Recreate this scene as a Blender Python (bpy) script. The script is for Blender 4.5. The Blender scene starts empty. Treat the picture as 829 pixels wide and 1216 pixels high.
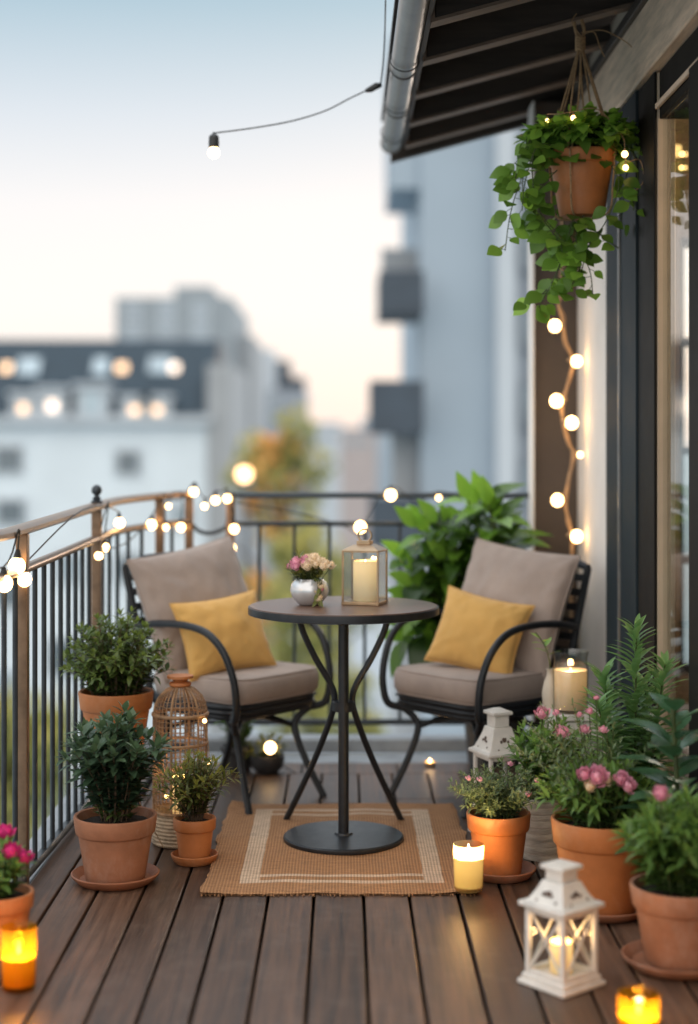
import bpy, bmesh, math, random
from mathutils import Vector, Matrix, noise
R = math.radians
PI = math.pi
V = Vector
sc = bpy.context.scene
COL = sc.collection
rnd = random.Random(7)

# ------------------------------------------------------------------ camera constants
F = 1850.0; CX = 408.0; HY = 527.0; CZ = 1.27
def at(x, y, d):                       # a point of the place from a direction and a depth
    return V(((x - CX) * d / F, d, CZ - (y - HY) * d / F))

# ------------------------------------------------------------------ materials
def mk(name, base, rough=.5, metal=0.0, var=.15, scale=14.0, bump=.0, bscale=60.0, tint=0.0, stretch=(1, 1, 1),
       coat=0.0, sss=0.0, transl=0.0, emit=None, estr=0.0, spec=.5, second=None, rvar=.1, hue2=None, bdist=.004, sheen=0.0):
    m = bpy.data.materials.new(name); m.use_nodes = True
    nt = m.node_tree; N = nt.nodes; L = nt.links
    p = N['Principled BSDF']; out = N['Material Output']
    tc = N.new('ShaderNodeTexCoord'); mp = N.new('ShaderNodeMapping')
    mp.inputs['Scale'].default_value = stretch
    L.new(tc.outputs['Object'], mp.inputs['Vector'])
    n1 = N.new('ShaderNodeTexNoise'); n1.inputs['Scale'].default_value = scale; n1.inputs['Detail'].default_value = 6
    n1.inputs['Roughness'].default_value = .62
    L.new(mp.outputs[0], n1.inputs['Vector'])
    ramp = N.new('ShaderNodeValToRGB')
    b = V(base[:3]); s = V(second) if second else None
    lo = [max(0, c * (1 - var)) for c in b]; hi = [min(1, c * (1 + var)) for c in b]
    if s is not None: lo = list(s); hi = list(b)
    ramp.color_ramp.elements[0].position = .32; ramp.color_ramp.elements[1].position = .68
    ramp.color_ramp.elements[0].color = (*lo, 1); ramp.color_ramp.elements[1].color = (*hi, 1)
    L.new(n1.outputs['Fac'], ramp.inputs['Fac'])
    colsock = ramp.outputs['Color']
    if tint:
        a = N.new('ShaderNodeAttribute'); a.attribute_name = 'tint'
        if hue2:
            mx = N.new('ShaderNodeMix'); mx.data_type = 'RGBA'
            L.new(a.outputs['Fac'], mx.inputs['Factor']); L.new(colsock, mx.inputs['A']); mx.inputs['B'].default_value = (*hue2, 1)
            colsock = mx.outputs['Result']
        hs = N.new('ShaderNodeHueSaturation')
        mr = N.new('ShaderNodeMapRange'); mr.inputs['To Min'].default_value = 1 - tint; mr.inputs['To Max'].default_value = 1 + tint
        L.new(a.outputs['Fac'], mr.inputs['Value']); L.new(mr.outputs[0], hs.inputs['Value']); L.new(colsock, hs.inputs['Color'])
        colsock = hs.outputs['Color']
    L.new(colsock, p.inputs['Base Color'])
    p.inputs['Metallic'].default_value = metal
    p.inputs['Specular IOR Level'].default_value = spec
    rr = N.new('ShaderNodeMapRange'); rr.inputs['To Min'].default_value = max(.02, rough - rvar); rr.inputs['To Max'].default_value = min(1, rough + rvar)
    L.new(n1.outputs['Fac'], rr.inputs['Value']); L.new(rr.outputs[0], p.inputs['Roughness'])
    p.inputs['Coat Weight'].default_value = coat
    if sheen: p.inputs['Sheen Weight'].default_value = sheen
    if sss:
        p.inputs['Subsurface Weight'].default_value = sss; p.inputs['Subsurface Radius'].default_value = (.03, .012, .006)
    if emit:
        p.inputs['Emission Color'].default_value = (*emit, 1); p.inputs['Emission Strength'].default_value = estr
    if bump:
        n2 = N.new('ShaderNodeTexNoise'); n2.inputs['Scale'].default_value = bscale; n2.inputs['Detail'].default_value = 5
        L.new(mp.outputs[0], n2.inputs['Vector'])
        bp = N.new('ShaderNodeBump'); bp.inputs['Strength'].default_value = bump; bp.inputs['Distance'].default_value = bdist
        L.new(n2.outputs['Fac'], bp.inputs['Height']); L.new(bp.outputs[0], p.inputs['Normal'])
    if transl:
        t = N.new('ShaderNodeBsdfTranslucent'); ms = N.new('ShaderNodeMixShader'); ms.inputs[0].default_value = transl
        hs2 = N.new('ShaderNodeHueSaturation'); hs2.inputs['Value'].default_value = 1.6; hs2.inputs['Hue'].default_value = .485
        L.new(colsock, hs2.inputs['Color']); L.new(hs2.outputs[0], t.inputs['Color'])
        L.new(p.outputs[0], ms.inputs[1]); L.new(t.outputs[0], ms.inputs[2]); L.new(ms.outputs[0], out.inputs['Surface'])
    return m

def glassy(name, tintc=(.96, .98, .97), rough=.03, ior=1.45, transl=None, tw=0.0):
    m = bpy.data.materials.new(name); m.use_nodes = True
    nt = m.node_tree; N = nt.nodes; L = nt.links
    N.remove(N['Principled BSDF']); out = N['Material Output']
    tr = N.new('ShaderNodeBsdfTransparent'); tr.inputs[0].default_value = (*tintc, 1)
    gl = N.new('ShaderNodeBsdfGlossy'); gl.inputs['Roughness'].default_value = rough
    lw = N.new('ShaderNodeLayerWeight'); lw.inputs['Blend'].default_value = .5      # Schlick, the same from both sides of a sheet
    pw = N.new('ShaderNodeMath'); pw.operation = 'POWER'; pw.inputs[1].default_value = 5; L.new(lw.outputs['Facing'], pw.inputs[0])
    fr = N.new('ShaderNodeMath'); fr.operation = 'MULTIPLY_ADD'; fr.inputs[1].default_value = .9; fr.inputs[2].default_value = .018; L.new(pw.outputs[0], fr.inputs[0])
    no = N.new('ShaderNodeTexNoise'); no.inputs['Scale'].default_value = 9
    bp = N.new('ShaderNodeBump'); bp.inputs['Strength'].default_value = .05; bp.inputs['Distance'].default_value = .002
    L.new(no.outputs['Fac'], bp.inputs['Height']); L.new(bp.outputs[0], gl.inputs['Normal'])
    first = tr.outputs[0]
    if transl:
        t = N.new('ShaderNodeBsdfTranslucent'); t.inputs[0].default_value = (*transl, 1)
        m1 = N.new('ShaderNodeMixShader'); m1.inputs[0].default_value = tw
        L.new(first, m1.inputs[1]); L.new(t.outputs[0], m1.inputs[2]); first = m1.outputs[0]
    ms = N.new('ShaderNodeMixShader'); L.new(fr.outputs[0], ms.inputs[0])
    L.new(first, ms.inputs[1]); L.new(gl.outputs[0], ms.inputs[2]); L.new(ms.outputs[0], out.inputs['Surface'])
    return m

def emitter(name, col, s):
    m = bpy.data.materials.new(name); m.use_nodes = True
    nt = m.node_tree; N = nt.nodes; L = nt.links
    N.remove(N['Principled BSDF'])
    e = N.new('ShaderNodeEmission'); e.inputs['Color'].default_value = (*col, 1); e.inputs['Strength'].default_value = s
    L.new(e.outputs[0], N['Material Output'].inputs['Surface'])
    return m

def wax_mat(name, col, z0, z1, s0, s1, ecol=(1, .62, .2)):      # candle glow painted into the wax as emission, strongest near its flame
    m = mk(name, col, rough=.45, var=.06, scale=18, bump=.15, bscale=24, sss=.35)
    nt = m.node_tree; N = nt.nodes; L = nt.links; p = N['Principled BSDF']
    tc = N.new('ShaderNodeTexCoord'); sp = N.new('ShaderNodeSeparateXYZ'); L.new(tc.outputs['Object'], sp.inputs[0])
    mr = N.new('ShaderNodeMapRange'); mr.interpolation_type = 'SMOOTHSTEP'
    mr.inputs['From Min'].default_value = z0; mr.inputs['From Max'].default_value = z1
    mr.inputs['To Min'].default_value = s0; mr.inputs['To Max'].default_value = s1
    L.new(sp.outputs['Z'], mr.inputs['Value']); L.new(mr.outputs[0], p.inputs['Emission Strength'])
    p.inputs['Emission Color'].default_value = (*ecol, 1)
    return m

M = {}
M['terracotta'] = mk('terracotta', (.36, .155, .082), .72, var=.2, scale=9, bump=.35, bscale=90, bdist=.002)
M['terracotta_orange'] = mk('terracotta_orange', (.47, .165, .05), .6, var=.16, scale=8, bump=.25, bscale=70, bdist=.002)
M['terracotta_dark'] = mk('terracotta_dark', (.3, .12, .062), .62, var=.22, scale=10, bump=.3, bscale=80, bdist=.002)
def weather(m, pale, amt, damp):
    nt = m.node_tree; N = nt.nodes; L = nt.links; p = N['Principled BSDF']
    src = p.inputs['Base Color'].links[0].from_socket
    tc = N.new('ShaderNodeTexCoord'); mp = N.new('ShaderNodeMapping'); mp.inputs['Scale'].default_value = (1, 1, .6); L.new(tc.outputs['Object'], mp.inputs[0])
    n = N.new('ShaderNodeTexNoise'); n.noise_dimensions = '4D'; n.inputs['Scale'].default_value = 11; n.inputs['Detail'].default_value = 8; n.inputs['Roughness'].default_value = .7; L.new(mp.outputs[0], n.inputs['Vector'])
    oi = N.new('ShaderNodeObjectInfo'); k = N.new('ShaderNodeMath'); k.operation = 'MULTIPLY'; k.inputs[1].default_value = 20; L.new(oi.outputs['Random'], k.inputs[0]); L.new(k.outputs[0], n.inputs['W'])
    r = N.new('ShaderNodeMapRange'); r.inputs['From Min'].default_value = .5; r.inputs['From Max'].default_value = .75; r.inputs['To Max'].default_value = amt; L.new(n.outputs['Fac'], r.inputs['Value'])
    a = N.new('ShaderNodeMix'); a.data_type = 'RGBA'; L.new(r.outputs[0], a.inputs['Factor']); L.new(src, a.inputs['A']); a.inputs['B'].default_value = (*pale, 1)
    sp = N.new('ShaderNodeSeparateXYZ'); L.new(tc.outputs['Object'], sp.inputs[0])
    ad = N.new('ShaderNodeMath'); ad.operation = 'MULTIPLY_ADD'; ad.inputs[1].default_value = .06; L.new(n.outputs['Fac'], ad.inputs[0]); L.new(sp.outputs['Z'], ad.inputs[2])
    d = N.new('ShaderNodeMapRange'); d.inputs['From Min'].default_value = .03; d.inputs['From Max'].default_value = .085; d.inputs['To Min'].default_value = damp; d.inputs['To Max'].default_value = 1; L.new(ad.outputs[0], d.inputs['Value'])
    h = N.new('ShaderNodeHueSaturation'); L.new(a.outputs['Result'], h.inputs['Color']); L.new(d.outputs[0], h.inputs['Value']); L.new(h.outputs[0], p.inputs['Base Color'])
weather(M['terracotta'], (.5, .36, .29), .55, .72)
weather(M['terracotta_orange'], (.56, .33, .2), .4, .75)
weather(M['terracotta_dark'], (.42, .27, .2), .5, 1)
M['soil'] = mk('soil', (.02, .013, .009), .95, var=.5, scale=60, bump=1.0, bscale=120, bdist=.01)
M['metal'] = mk('metal_dark', (.022, .026, .032), .38, metal=.35, var=.2, scale=30, bump=.06, bscale=180)
M['rail'] = mk('metal_rail', (.045, .055, .065), .4, metal=.5, var=.2, scale=20, bump=.05, bscale=150)
M['bronze'] = mk('metal_bronze', (.24, .155, .1), .32, metal=.65, var=.25, scale=14, bump=.08, bscale=120)
M['table_wood'] = mk('table_wood', (.135, .075, .052), .36, var=.35, scale=7, stretch=(1.2, 14, 1), bump=.06, bscale=30)
M['fabric'] = mk('fabric_taupe', (.385, .312, .275), .92, var=.1, scale=9, bump=.35, bscale=420, sheen=.25, bdist=.0015)
M['yellow'] = mk('fabric_mustard', (.7, .41, .12), .9, var=.07, scale=7, bump=.35, bscale=420, sheen=.25, bdist=.0015)
M['white_paint'] = mk('white_paint', (.72, .7, .66), .55, var=.1, scale=22, bump=.25, bscale=60, bdist=.002)
M['chip'] = mk('chipped_paint', (.1, .065, .05), .8, var=.4, scale=60)
M['brass'] = mk('brass_dull', (.42, .3, .19), .34, metal=.85, var=.15, scale=30)
M['glass'] = glassy('glass_clear', (.9, .92, .92))
M['glass'].node_tree.nodes['Math.001'].inputs[2].default_value = .075
M['glass_door'] = glassy('glass_door')
M['amber'] = glassy('glass_amber', (1, .76, .22), .06, 1.45, (1, .6, .1), .14)
M['frost'] = glassy('glass_pale', (1, .96, .84), .06, 1.45, (1, .86, .55), .4)
M['bulb'] = emitter('bulb_glow', (1, .6, .25), 13.0)
M['fairy'] = emitter('fairy_glow', (1, .6, .22), 8.0)
M['flame'] = emitter('flame_glow', (1, .74, .36), 26.0)
M['lamp_glow'] = emitter('lamp_glow', (1, .6, .2), 3.0)
M['jute_cord'] = mk('jute_cord', (.38, .24, .13), .9, var=.3, scale=120, bump=.5, bscale=200, bdist=.002)
M['cord_dark'] = mk('cord_dark', (.02, .022, .024), .5)
M['cord_tan'] = mk('cord_tan', (.36, .23, .13), .6, var=.2, scale=50)
M['cane'] = mk('cane', (.32, .19, .1), .6, var=.35, scale=40, bump=.2, bscale=120)
M['cane_pale'] = mk('cane_pale', (.42, .32, .22), .75, var=.35, scale=40, bump=.4, bscale=120)
M['wick'] = mk('wick', (.02, .015, .01), .9)
M['stem'] = mk('stem_green', (.06, .085, .025), .6, var=.3, scale=30)
M['stem_wood'] = mk('stem_wood', (.1, .065, .04), .8, var=.3, scale=30)
LEAF = dict(rough=.42, scale=8, spec=.5, rvar=.1)
M['leaf_box'] = mk('leaf_boxwood', (.075, .145, .036), var=.3, tint=.6, hue2=(.12, .16, .035), transl=.22, **LEAF)
M['leaf_blue'] = mk('leaf_bluegreen', (.042, .098, .055), var=.3, tint=.5, hue2=(.065, .11, .055), transl=.16, **LEAF)
M['leaf_olive'] = mk('leaf_olive', (.075, .125, .03), var=.3, tint=.6, hue2=(.17, .17, .035), transl=.25, **LEAF)
M['leaf_herb'] = mk('leaf_herb', (.11, .18, .075), var=.3, tint=.55, hue2=(.14, .19, .09), transl=.25, **LEAF)
M['leaf_mid'] = mk('leaf_mid', (.09, .2, .045), var=.3, tint=.55, hue2=(.12, .22, .05), transl=.28, **LEAF)
M['leaf_tall'] = mk('leaf_tall', (.095, .21, .065), var=.25, tint=.5, hue2=(.13, .25, .09), transl=.3, **LEAF)
M['leaf_rubber'] = mk('leaf_rubber', (.06, .145, .07), var=.2, tint=.4, transl=.1, rough=.28, scale=8)
M['leaf_big'] = mk('leaf_big', (.045, .13, .02), var=.3, tint=.7, hue2=(.15, .3, .035), transl=.3, rough=.34, scale=6)
M['leaf_vine'] = mk('leaf_vine', (.075, .19, .03), var=.3, tint=.6, hue2=(.2, .36, .05), transl=.3, rough=.38, scale=8)
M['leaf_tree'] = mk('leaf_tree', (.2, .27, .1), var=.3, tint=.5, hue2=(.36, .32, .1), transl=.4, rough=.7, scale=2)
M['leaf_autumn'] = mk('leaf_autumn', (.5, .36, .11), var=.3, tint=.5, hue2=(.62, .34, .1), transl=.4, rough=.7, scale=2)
M['pink'] = mk('petal_pink', (.62, .2, .32), .6, var=.15, scale=30, tint=.25, hue2=(.85, .52, .6), transl=.2)
M['magenta'] = mk('petal_magenta', (.42, .012, .11), .6, var=.2, scale=30, tint=.4, hue2=(.8, .06, .3), transl=.2)
M['cream'] = mk('petal_cream', (.8, .66, .42), .6, var=.15, scale=30, tint=.25, hue2=(.85, .74, .6), transl=.2)
M['ceramic'] = mk('ceramic_cream', (.62, .55, .45), .4, var=.08, scale=12, bump=.05)
M['silver'] = mk('glass_silvered', (.72, .74, .77), .2, metal=.5, var=.1, scale=16)
M['plaster'] = mk('plaster_white', (.86, .81, .77), .85, var=.06, scale=5, bump=.3, bscale=120, bdist=.002)
M['dark_panel'] = mk('panel_dark', (.075, .058, .05), .6, var=.12, scale=6, bump=.08, bscale=60)
M['lintel_wood'] = mk('lintel_wood', (.7, .54, .41), .62, var=.22, scale=5, stretch=(8, 1, 8), bump=.12, bscale=30)
M['door_frame'] = mk('door_frame', (.016, .026, .034), .62, spec=.18, var=.15, scale=10)
M['door_dark'] = mk('door_frame_dark', (.012, .011, .010), .65, spec=.15, var=.2, scale=10)
M['curtain'] = mk('curtain_cream', (.55, .45, .34), .9, var=.06, scale=10, bump=.2, bscale=300)
M['room'] = mk('room_paint', (.45, .38, .31), .9, var=.05)
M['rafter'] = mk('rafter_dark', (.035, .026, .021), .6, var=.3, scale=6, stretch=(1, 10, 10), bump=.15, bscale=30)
M['rafter_edge_lit'] = mk('rafter_edge_lit', (.17, .12, .09), .6, var=.3, scale=6, stretch=(1, 10, 10), bump=.15, bscale=30)  # warm light on the rafter undersides, painted as a paler wood
M['roof_board'] = mk('roof_board', (.03, .026, .024), .75, var=.3, scale=4, stretch=(1, 6, 1))
M['zinc'] = mk('zinc', (.22, .22, .22), .36, metal=.75, var=.22, scale=9, bump=.08, bscale=30)
M['concrete'] = mk('concrete', (.3, .33, .36), .6, var=.2, scale=7, bump=.25, bscale=70)
M['black_gap'] = mk('deck_void', (.008, .007, .006), .9)
M['stone_dark'] = mk('stone_dark', (.04, .04, .042), .6, var=.3, scale=20, bump=.3)
# background; the far facades have distance haze painted into their paler colours
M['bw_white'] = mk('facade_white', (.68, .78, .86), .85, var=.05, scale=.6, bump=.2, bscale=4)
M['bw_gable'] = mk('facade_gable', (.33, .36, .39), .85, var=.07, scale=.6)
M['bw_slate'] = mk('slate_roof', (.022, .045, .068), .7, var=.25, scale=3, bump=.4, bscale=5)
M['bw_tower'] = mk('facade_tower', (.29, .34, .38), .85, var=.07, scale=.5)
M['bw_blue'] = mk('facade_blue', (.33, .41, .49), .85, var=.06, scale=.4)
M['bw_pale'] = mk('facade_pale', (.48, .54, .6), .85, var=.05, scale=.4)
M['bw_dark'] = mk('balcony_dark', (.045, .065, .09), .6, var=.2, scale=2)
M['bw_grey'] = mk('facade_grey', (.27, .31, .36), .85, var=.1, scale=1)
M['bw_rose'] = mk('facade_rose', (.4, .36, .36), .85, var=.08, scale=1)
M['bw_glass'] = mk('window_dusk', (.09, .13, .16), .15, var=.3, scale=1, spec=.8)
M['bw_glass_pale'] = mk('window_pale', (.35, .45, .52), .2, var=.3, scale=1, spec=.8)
M['bw_lit'] = emitter('window_lit', (1, .66, .4), 3.0)
M['bw_lit_pale'] = emitter('window_lit_pale', (1, .8, .64), 3.2)
M['street'] = mk('street', (.36, .41, .45), .8, var=.15, scale=.3)
M['ground'] = mk('ground', (.27, .33, .35), .9, var=.3, scale=.05)

# ------------------------------------------------------------------ mesh builder
class MB:
    def __init__(s): s.v = []; s.f = []; s.t = []; s.cur = 0.5
    def add(s, vs, fs):
        o = len(s.v); s.v += [tuple(p) for p in vs]; s.t += [s.cur] * len(vs)
        s.f += [tuple(i + o for i in f) for f in fs]
    def box(s, c, size, mat=None):
        x, y, z = [k / 2 for k in size]; c = V(c)
        vs = [V((a * x, b * y, d * z)) for d in (-1, 1) for b in (-1, 1) for a in (-1, 1)]
        if mat is not None: vs = [mat @ p for p in vs]
        s.add([p + c for p in vs], [(0, 2, 3, 1), (4, 5, 7, 6), (0, 1, 5, 4), (2, 6, 7, 3), (0, 4, 6, 2), (1, 3, 7, 5)])
    def tube(s, pts, r, seg=8, caps=True, closed=False):
        pts = [V(p) for p in pts]; n = len(pts)
        rs = r if isinstance(r, (list, tuple)) else [r] * n
        prev = None; vs = []
        for i in range(n):
            if closed: t = pts[(i + 1) % n] - pts[i - 1]
            else: t = pts[min(i + 1, n - 1)] - pts[max(i - 1, 0)]
            if t.length < 1e-9: t = V((0, 0, 1))
            t.normalize()
            if prev is None:
                a = V((0, 0, 1)) if abs(t.z) < .9 else V((1, 0, 0))
                u = t.cross(a).normalized()
            else:
                u = prev - t * prev.dot(t)
                u = u.normalized() if u.length > 1e-6 else t.orthogonal().normalized()
            prev = u; w = t.cross(u)
            for k in range(seg):
                a = 2 * PI * k / seg
                vs.append(pts[i] + (u * math.cos(a) + w * math.sin(a)) * rs[i])
        fs = []
        for i in range(n if closed else n - 1):
            j = (i + 1) % n
            for k in range(seg):
                l = (k + 1) % seg
                fs.append((i * seg + k, i * seg + l, j * seg + l, j * seg + k))
        if caps and not closed:
            fs.append(tuple(range(seg - 1, -1, -1))); fs.append(tuple((n - 1) * seg + k for k in range(seg)))
        s.add(vs, fs)
    def lathe(s, prof, seg=40, c=(0, 0, 0), wob=0.0):
        c = V(c); vs = []; fs = []; n = len(prof)
        for (r, z) in prof:
            for k in range(seg):
                a = 2 * PI * k / seg
                rr = r * (1 + wob * math.sin(3 * a + z * 20))
                vs.append(c + V((rr * math.cos(a), rr * math.sin(a), z)))
        for i in range(n - 1):
            for k in range(seg):
                l = (k + 1) % seg
                fs.append((i * seg + k, i * seg + l, (i + 1) * seg + l, (i + 1) * seg + k))
        if prof[0][0] > 1e-6: fs.append(tuple(range(seg - 1, -1, -1)))
        if prof[-1][0] > 1e-6: fs.append(tuple((n - 1) * seg + k for k in range(seg)))
        s.add(vs, fs)
    def ball(s, c, r, seg=14, sz=1.0):
        n = seg // 2 + 1
        prof = [(max(1e-7, r * math.sin(PI * i / n)), -r * sz * math.cos(PI * i / n)) for i in range(n + 1)]
        s.lathe(prof, seg, c)
    def leaf(s, base, d, up, L, W, curl=.2, fold=.25, tint=.5, shape=0, n=4):
        s.cur = tint
        d = d.normalized(); side = d.cross(up)
        if side.length < 1e-4: side = d.orthogonal()
        side.normalize(); nrm = side.cross(d).normalized()
        vs = [base]; fs = []
        for i in range(1, n):
            t = i / n
            if shape == 0: w = math.sin(PI * t ** .85)                 # ovate
            elif shape == 1: w = math.sin(PI * t ** .65) ** .9          # heart-like
            else: w = math.sin(PI * t ** .75) ** .8
            w *= W * .5
            c = base + d * (L * t) - nrm * (curl * L * t * t)
            e = nrm * (fold * w)
            vs += [c - side * w + e, c, c + side * w + e]
        vs.append(base + d * L - nrm * (curl * L)); m = len(vs) - 1
        fs += [(0, 2, 1), (0, 3, 2)]
        for i in range(n - 2):
            a = 1 + 3 * i; b = a + 3
            fs += [(a, a + 1, b + 1, b), (a + 1, a + 2, b + 2, b + 1)]
        a = 1 + 3 * (n - 2)
        fs += [(a, a + 1, m), (a + 1, a + 2, m)]
        s.add(vs, fs)
    def build(s, name, mat, parent=None, bevel=0.0, smooth=True, ang=35, loc=None):
        me = bpy.data.meshes.new(name); me.from_pydata(s.v, [], s.f); me.update()
        bm = bmesh.new(); bm.from_mesh(me)
        bmesh.ops.remove_doubles(bm, verts=bm.verts, dist=1e-6) if False else None
        bm.to_mesh(me); bm.free()
        if any(abs(t - .5) > 1e-6 for t in s.t):
            at_ = me.attributes.new('tint', 'FLOAT', 'POINT'); at_.data.foreach_set('value', s.t)
        if smooth:
            me.shade_smooth()
            me.set_sharp_from_angle(angle=R(ang))
        me.materials.append(mat if not isinstance(mat, str) else M[mat])
        o = bpy.data.objects.new(name, me); COL.objects.link(o)
        if parent is not None: o.parent = parent
        if loc is not None: o.location = loc
        if bevel:
            b = o.modifiers.new('bevel', 'BEVEL'); b.width = bevel; b.segments = 2; b.limit_method = 'ANGLE'; b.angle_limit = R(40)
        return o

def thing(name, label, cat, loc=(0, 0, 0), rz=0.0, group=None):
    o = bpy.data.objects.new(name, None); COL.objects.link(o)
    o.empty_display_size = .05
    o.location = loc; o.rotation_euler = (0, 0, rz)
    tag(o, label, cat, group); return o
def tag(o, label, cat, group=None):
    o['label'] = label; o['category'] = cat
    if group: o['group'] = group
    return o
def struct(o):
    o['kind'] = 'structure'; return o
def copy_tree(o, parent=None):
    c = o.copy(); COL.objects.link(c)
    if parent is not None: c.parent = parent
    for ch in list(o.children): copy_tree(ch, c)
    return c
def spline(pts, n=8):
    pts = [V(p) for p in pts]; out = []
    for i in range(len(pts) - 1):
        p0 = pts[max(i - 1, 0)]; p1 = pts[i]; p2 = pts[i + 1]; p3 = pts[min(i + 2, len(pts) - 1)]
        for k in range(n):
            t = k / n
            out.append(.5 * ((2 * p1) + (p2 - p0) * t + (2 * p0 - 5 * p1 + 4 * p2 - p3) * t * t + (3 * p1 - p0 - 3 * p2 + p3) * t ** 3))
    out.append(pts[-1]); return out

# ------------------------------------------------------------------ world and light
w = bpy.data.worlds.new('World'); sc.world = w; w.use_nodes = True
N = w.node_tree.nodes; L = w.node_tree.links
bg = N['Background']
sky = N.new('ShaderNodeTexSky'); sky.sky_type = 'NISHITA'; sky.sun_disc = False
SUN_EL, SUN_ROT = R(6), R(14)
sky.sun_elevation = SUN_EL; sky.sun_rotation = SUN_ROT; sky.air_density = 1.2; sky.dust_density = 2.2; sky.ozone_density = 1.6
tc = N.new('ShaderNodeTexCoord'); sp = N.new('ShaderNodeSeparateXYZ'); L.new(tc.outputs['Generated'], sp.inputs[0])
ramp = N.new('ShaderNodeValToRGB'); cr = ramp.color_ramp
cr.elements[0].position = 0.0; cr.elements[0].color = (.98, .86, .79, 1)
cr.elements[1].position = 1.0; cr.elements[1].color = (1.8, 1.95, 2.1, 1)
for pos, c in ((.04, (1.0, .92, .87)), (.085, (1.0, .97, .95)), (.15, (.93, .925, .945)), (.205, (.72, .79, .87)), (.275, (.42, .585, .70)), (.36, (.6, .75, .88)), (.6, (1.3, 1.45, 1.6))):
    e = cr.elements.new(pos); e.color = (*c, 1)  # sky above the view is raised too, as extra fill
L.new(sp.outputs['Z'], ramp.inputs['Fac'])
mul = N.new('ShaderNodeMix'); mul.data_type = 'RGBA'; mul.blend_type = 'MULTIPLY'; mul.inputs['Factor'].default_value = 1
L.new(ramp.outputs[0], mul.inputs['A']); mul.inputs['B'].default_value = (10.9, 10.75, 10.6, 1)
mix = N.new('ShaderNodeMix'); mix.data_type = 'RGBA'; mix.inputs['Factor'].default_value = .93
L.new(sky.outputs[0], mix.inputs['A']); L.new(mul.outputs['Result'], mix.inputs['B'])
# the unseen sky behind the viewer is brightened as added fill light
mr = N.new('ShaderNodeMapRange'); mr.interpolation_type = 'SMOOTHSTEP'; mr.inputs['From Min'].default_value = .35; mr.inputs['From Max'].default_value = -.5
L.new(sp.outputs['Y'], mr.inputs['Value'])
mb = N.new('ShaderNodeMix'); mb.data_type = 'RGBA'; L.new(mr.outputs[0], mb.inputs['Factor']); L.new(mix.outputs['Result'], mb.inputs['A']); mb.inputs['B'].default_value = (17.5, 16.4, 15.2, 1)
L.new(mb.outputs['Result'], bg.inputs['Color']); bg.inputs['Strength'].default_value = .1
sd = bpy.data.lights.new('sun', 'SUN'); sd.energy = .5; sd.angle = R(12); sd.color = (1, .82, .68)
so = bpy.data.objects.new('sun', sd); COL.objects.link(so)
dirv = V((math.sin(SUN_ROT) * math.cos(SUN_EL), math.cos(SUN_ROT) * math.cos(SUN_EL), math.sin(SUN_EL)))
so.rotation_euler = dirv.to_track_quat('Z', 'Y').to_euler()

def lamp(name, loc, power, col=(1, .58, .24), rad=.012, parent=None):
    l = bpy.data.lights.new(name, 'POINT'); l.energy = power; l.color = col; l.shadow_soft_size = rad
    o = bpy.data.objects.new(name, l); COL.objects.link(o); o.location = loc
    if parent is not None: o.parent = parent
    return o

# ------------------------------------------------------------------ camera
cam = bpy.data.cameras.new('camera'); co = bpy.data.objects.new('camera', cam); COL.objects.link(co)
co.location = (0, 0, CZ); co.rotation_euler = (R(90), 0, 0)
cam.sensor_fit = 'HORIZONTAL'; cam.sensor_width = 36; cam.lens = F / 829 * 36
cam.shift_x = (414.5 - CX) / 829; cam.shift_y = -(608 - HY) / 829
cam.clip_start = .1; cam.clip_end = 9000
cam.dof.use_dof = True; cam.dof.focus_distance = 4.6; cam.dof.aperture_fstop = 1.4
sc.camera = co
sc.view_settings.view_transform = 'Standard'; sc.view_settings.look = 'None'; sc.view_settings.exposure = 0
sc.render.engine = 'CYCLES'
sc.cycles.use_denoising = True
try: sc.cycles.denoiser = 'OPENIMAGEDENOISE'
except Exception: pass
sc.cycles.max_bounces = 8; sc.cycles.transparent_max_bounces = 16
sc.cycles.sample_clamp_indirect = 6
sc.cycles.caustics_reflective = False; sc.cycles.caustics_refractive = False

# ------------------------------------------------------------------ ground, street, deck
WX = .953                                            # face of the house wall
GZ = -12.0
m = MB(); m.box((0, 2500, GZ - .5), (9000, 7000, 1)); struct(m.build('ground', 'ground', smooth=False))
m = MB(); m.box((-2, 90, GZ + .006), (15, 160, .004)); struct(m.build('street', 'street', smooth=False))

gaps = [-.81, -.6985, -.5686, -.455, -.338, -.211, -.083, .0565, .185, .322, .448, .575, .70, .807, WX + .0]
wood = mk('deck_wood', (.175, .098, .062), .46, var=.42, scale=4.2, stretch=(13, .5, 13), bump=.35, bscale=16, tint=.4, second=(.046, .028, .02), rvar=.13, bdist=.003, spec=.5)
weather(wood, (.2, .15, .12), .35, 1)
m = MB(); g = .0042
edges = [-.925] + gaps
for i in range(len(edges) - 1):
    a, b = edges[i] + g, edges[i + 1] - g
    if i == 0: a = -.905
    cuts = [1.6, 5.05 + .55 * rnd.random(), 6.0] if (i % 2 or i > 9) else [1.6, 6.0]
    for k in range(len(cuts) - 1):
        m.cur = rnd.random() * .98 + .01
        y0, y1 = cuts[k] + .002, cuts[k + 1] - .002
        m.box(((a + b) / 2, (y0 + y1) / 2, -.014), (b - a, y1 - y0, .028))
for i in range(5):
    x0 = -.905 + i * .372; m.cur = rnd.random() * .5 + .3
    m.box((x0 + .185, 6.10, -.014), (.366, .19, .028))
struct(m.build('deck', wood, bevel=.003, smooth=True))
m = MB(); m.box((.0, 3.95, -.19), (2.0, 5.0, .3)); struct(m.build('deck_base', 'black_gap', smooth=False))
m = MB(); m.box((-.962, 3.95, -.05), (.105, 5.0, .085)); m.box((0, 6.30, -.06), (1.9, .19, .12))
struct(m.build('balcony_edge', 'concrete', bevel=.006))
m = MB(); m.box((0, 6.46, .028), (1.86, .12, .055)); struct(m.build('kerb', 'concrete', bevel=.006))

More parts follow.
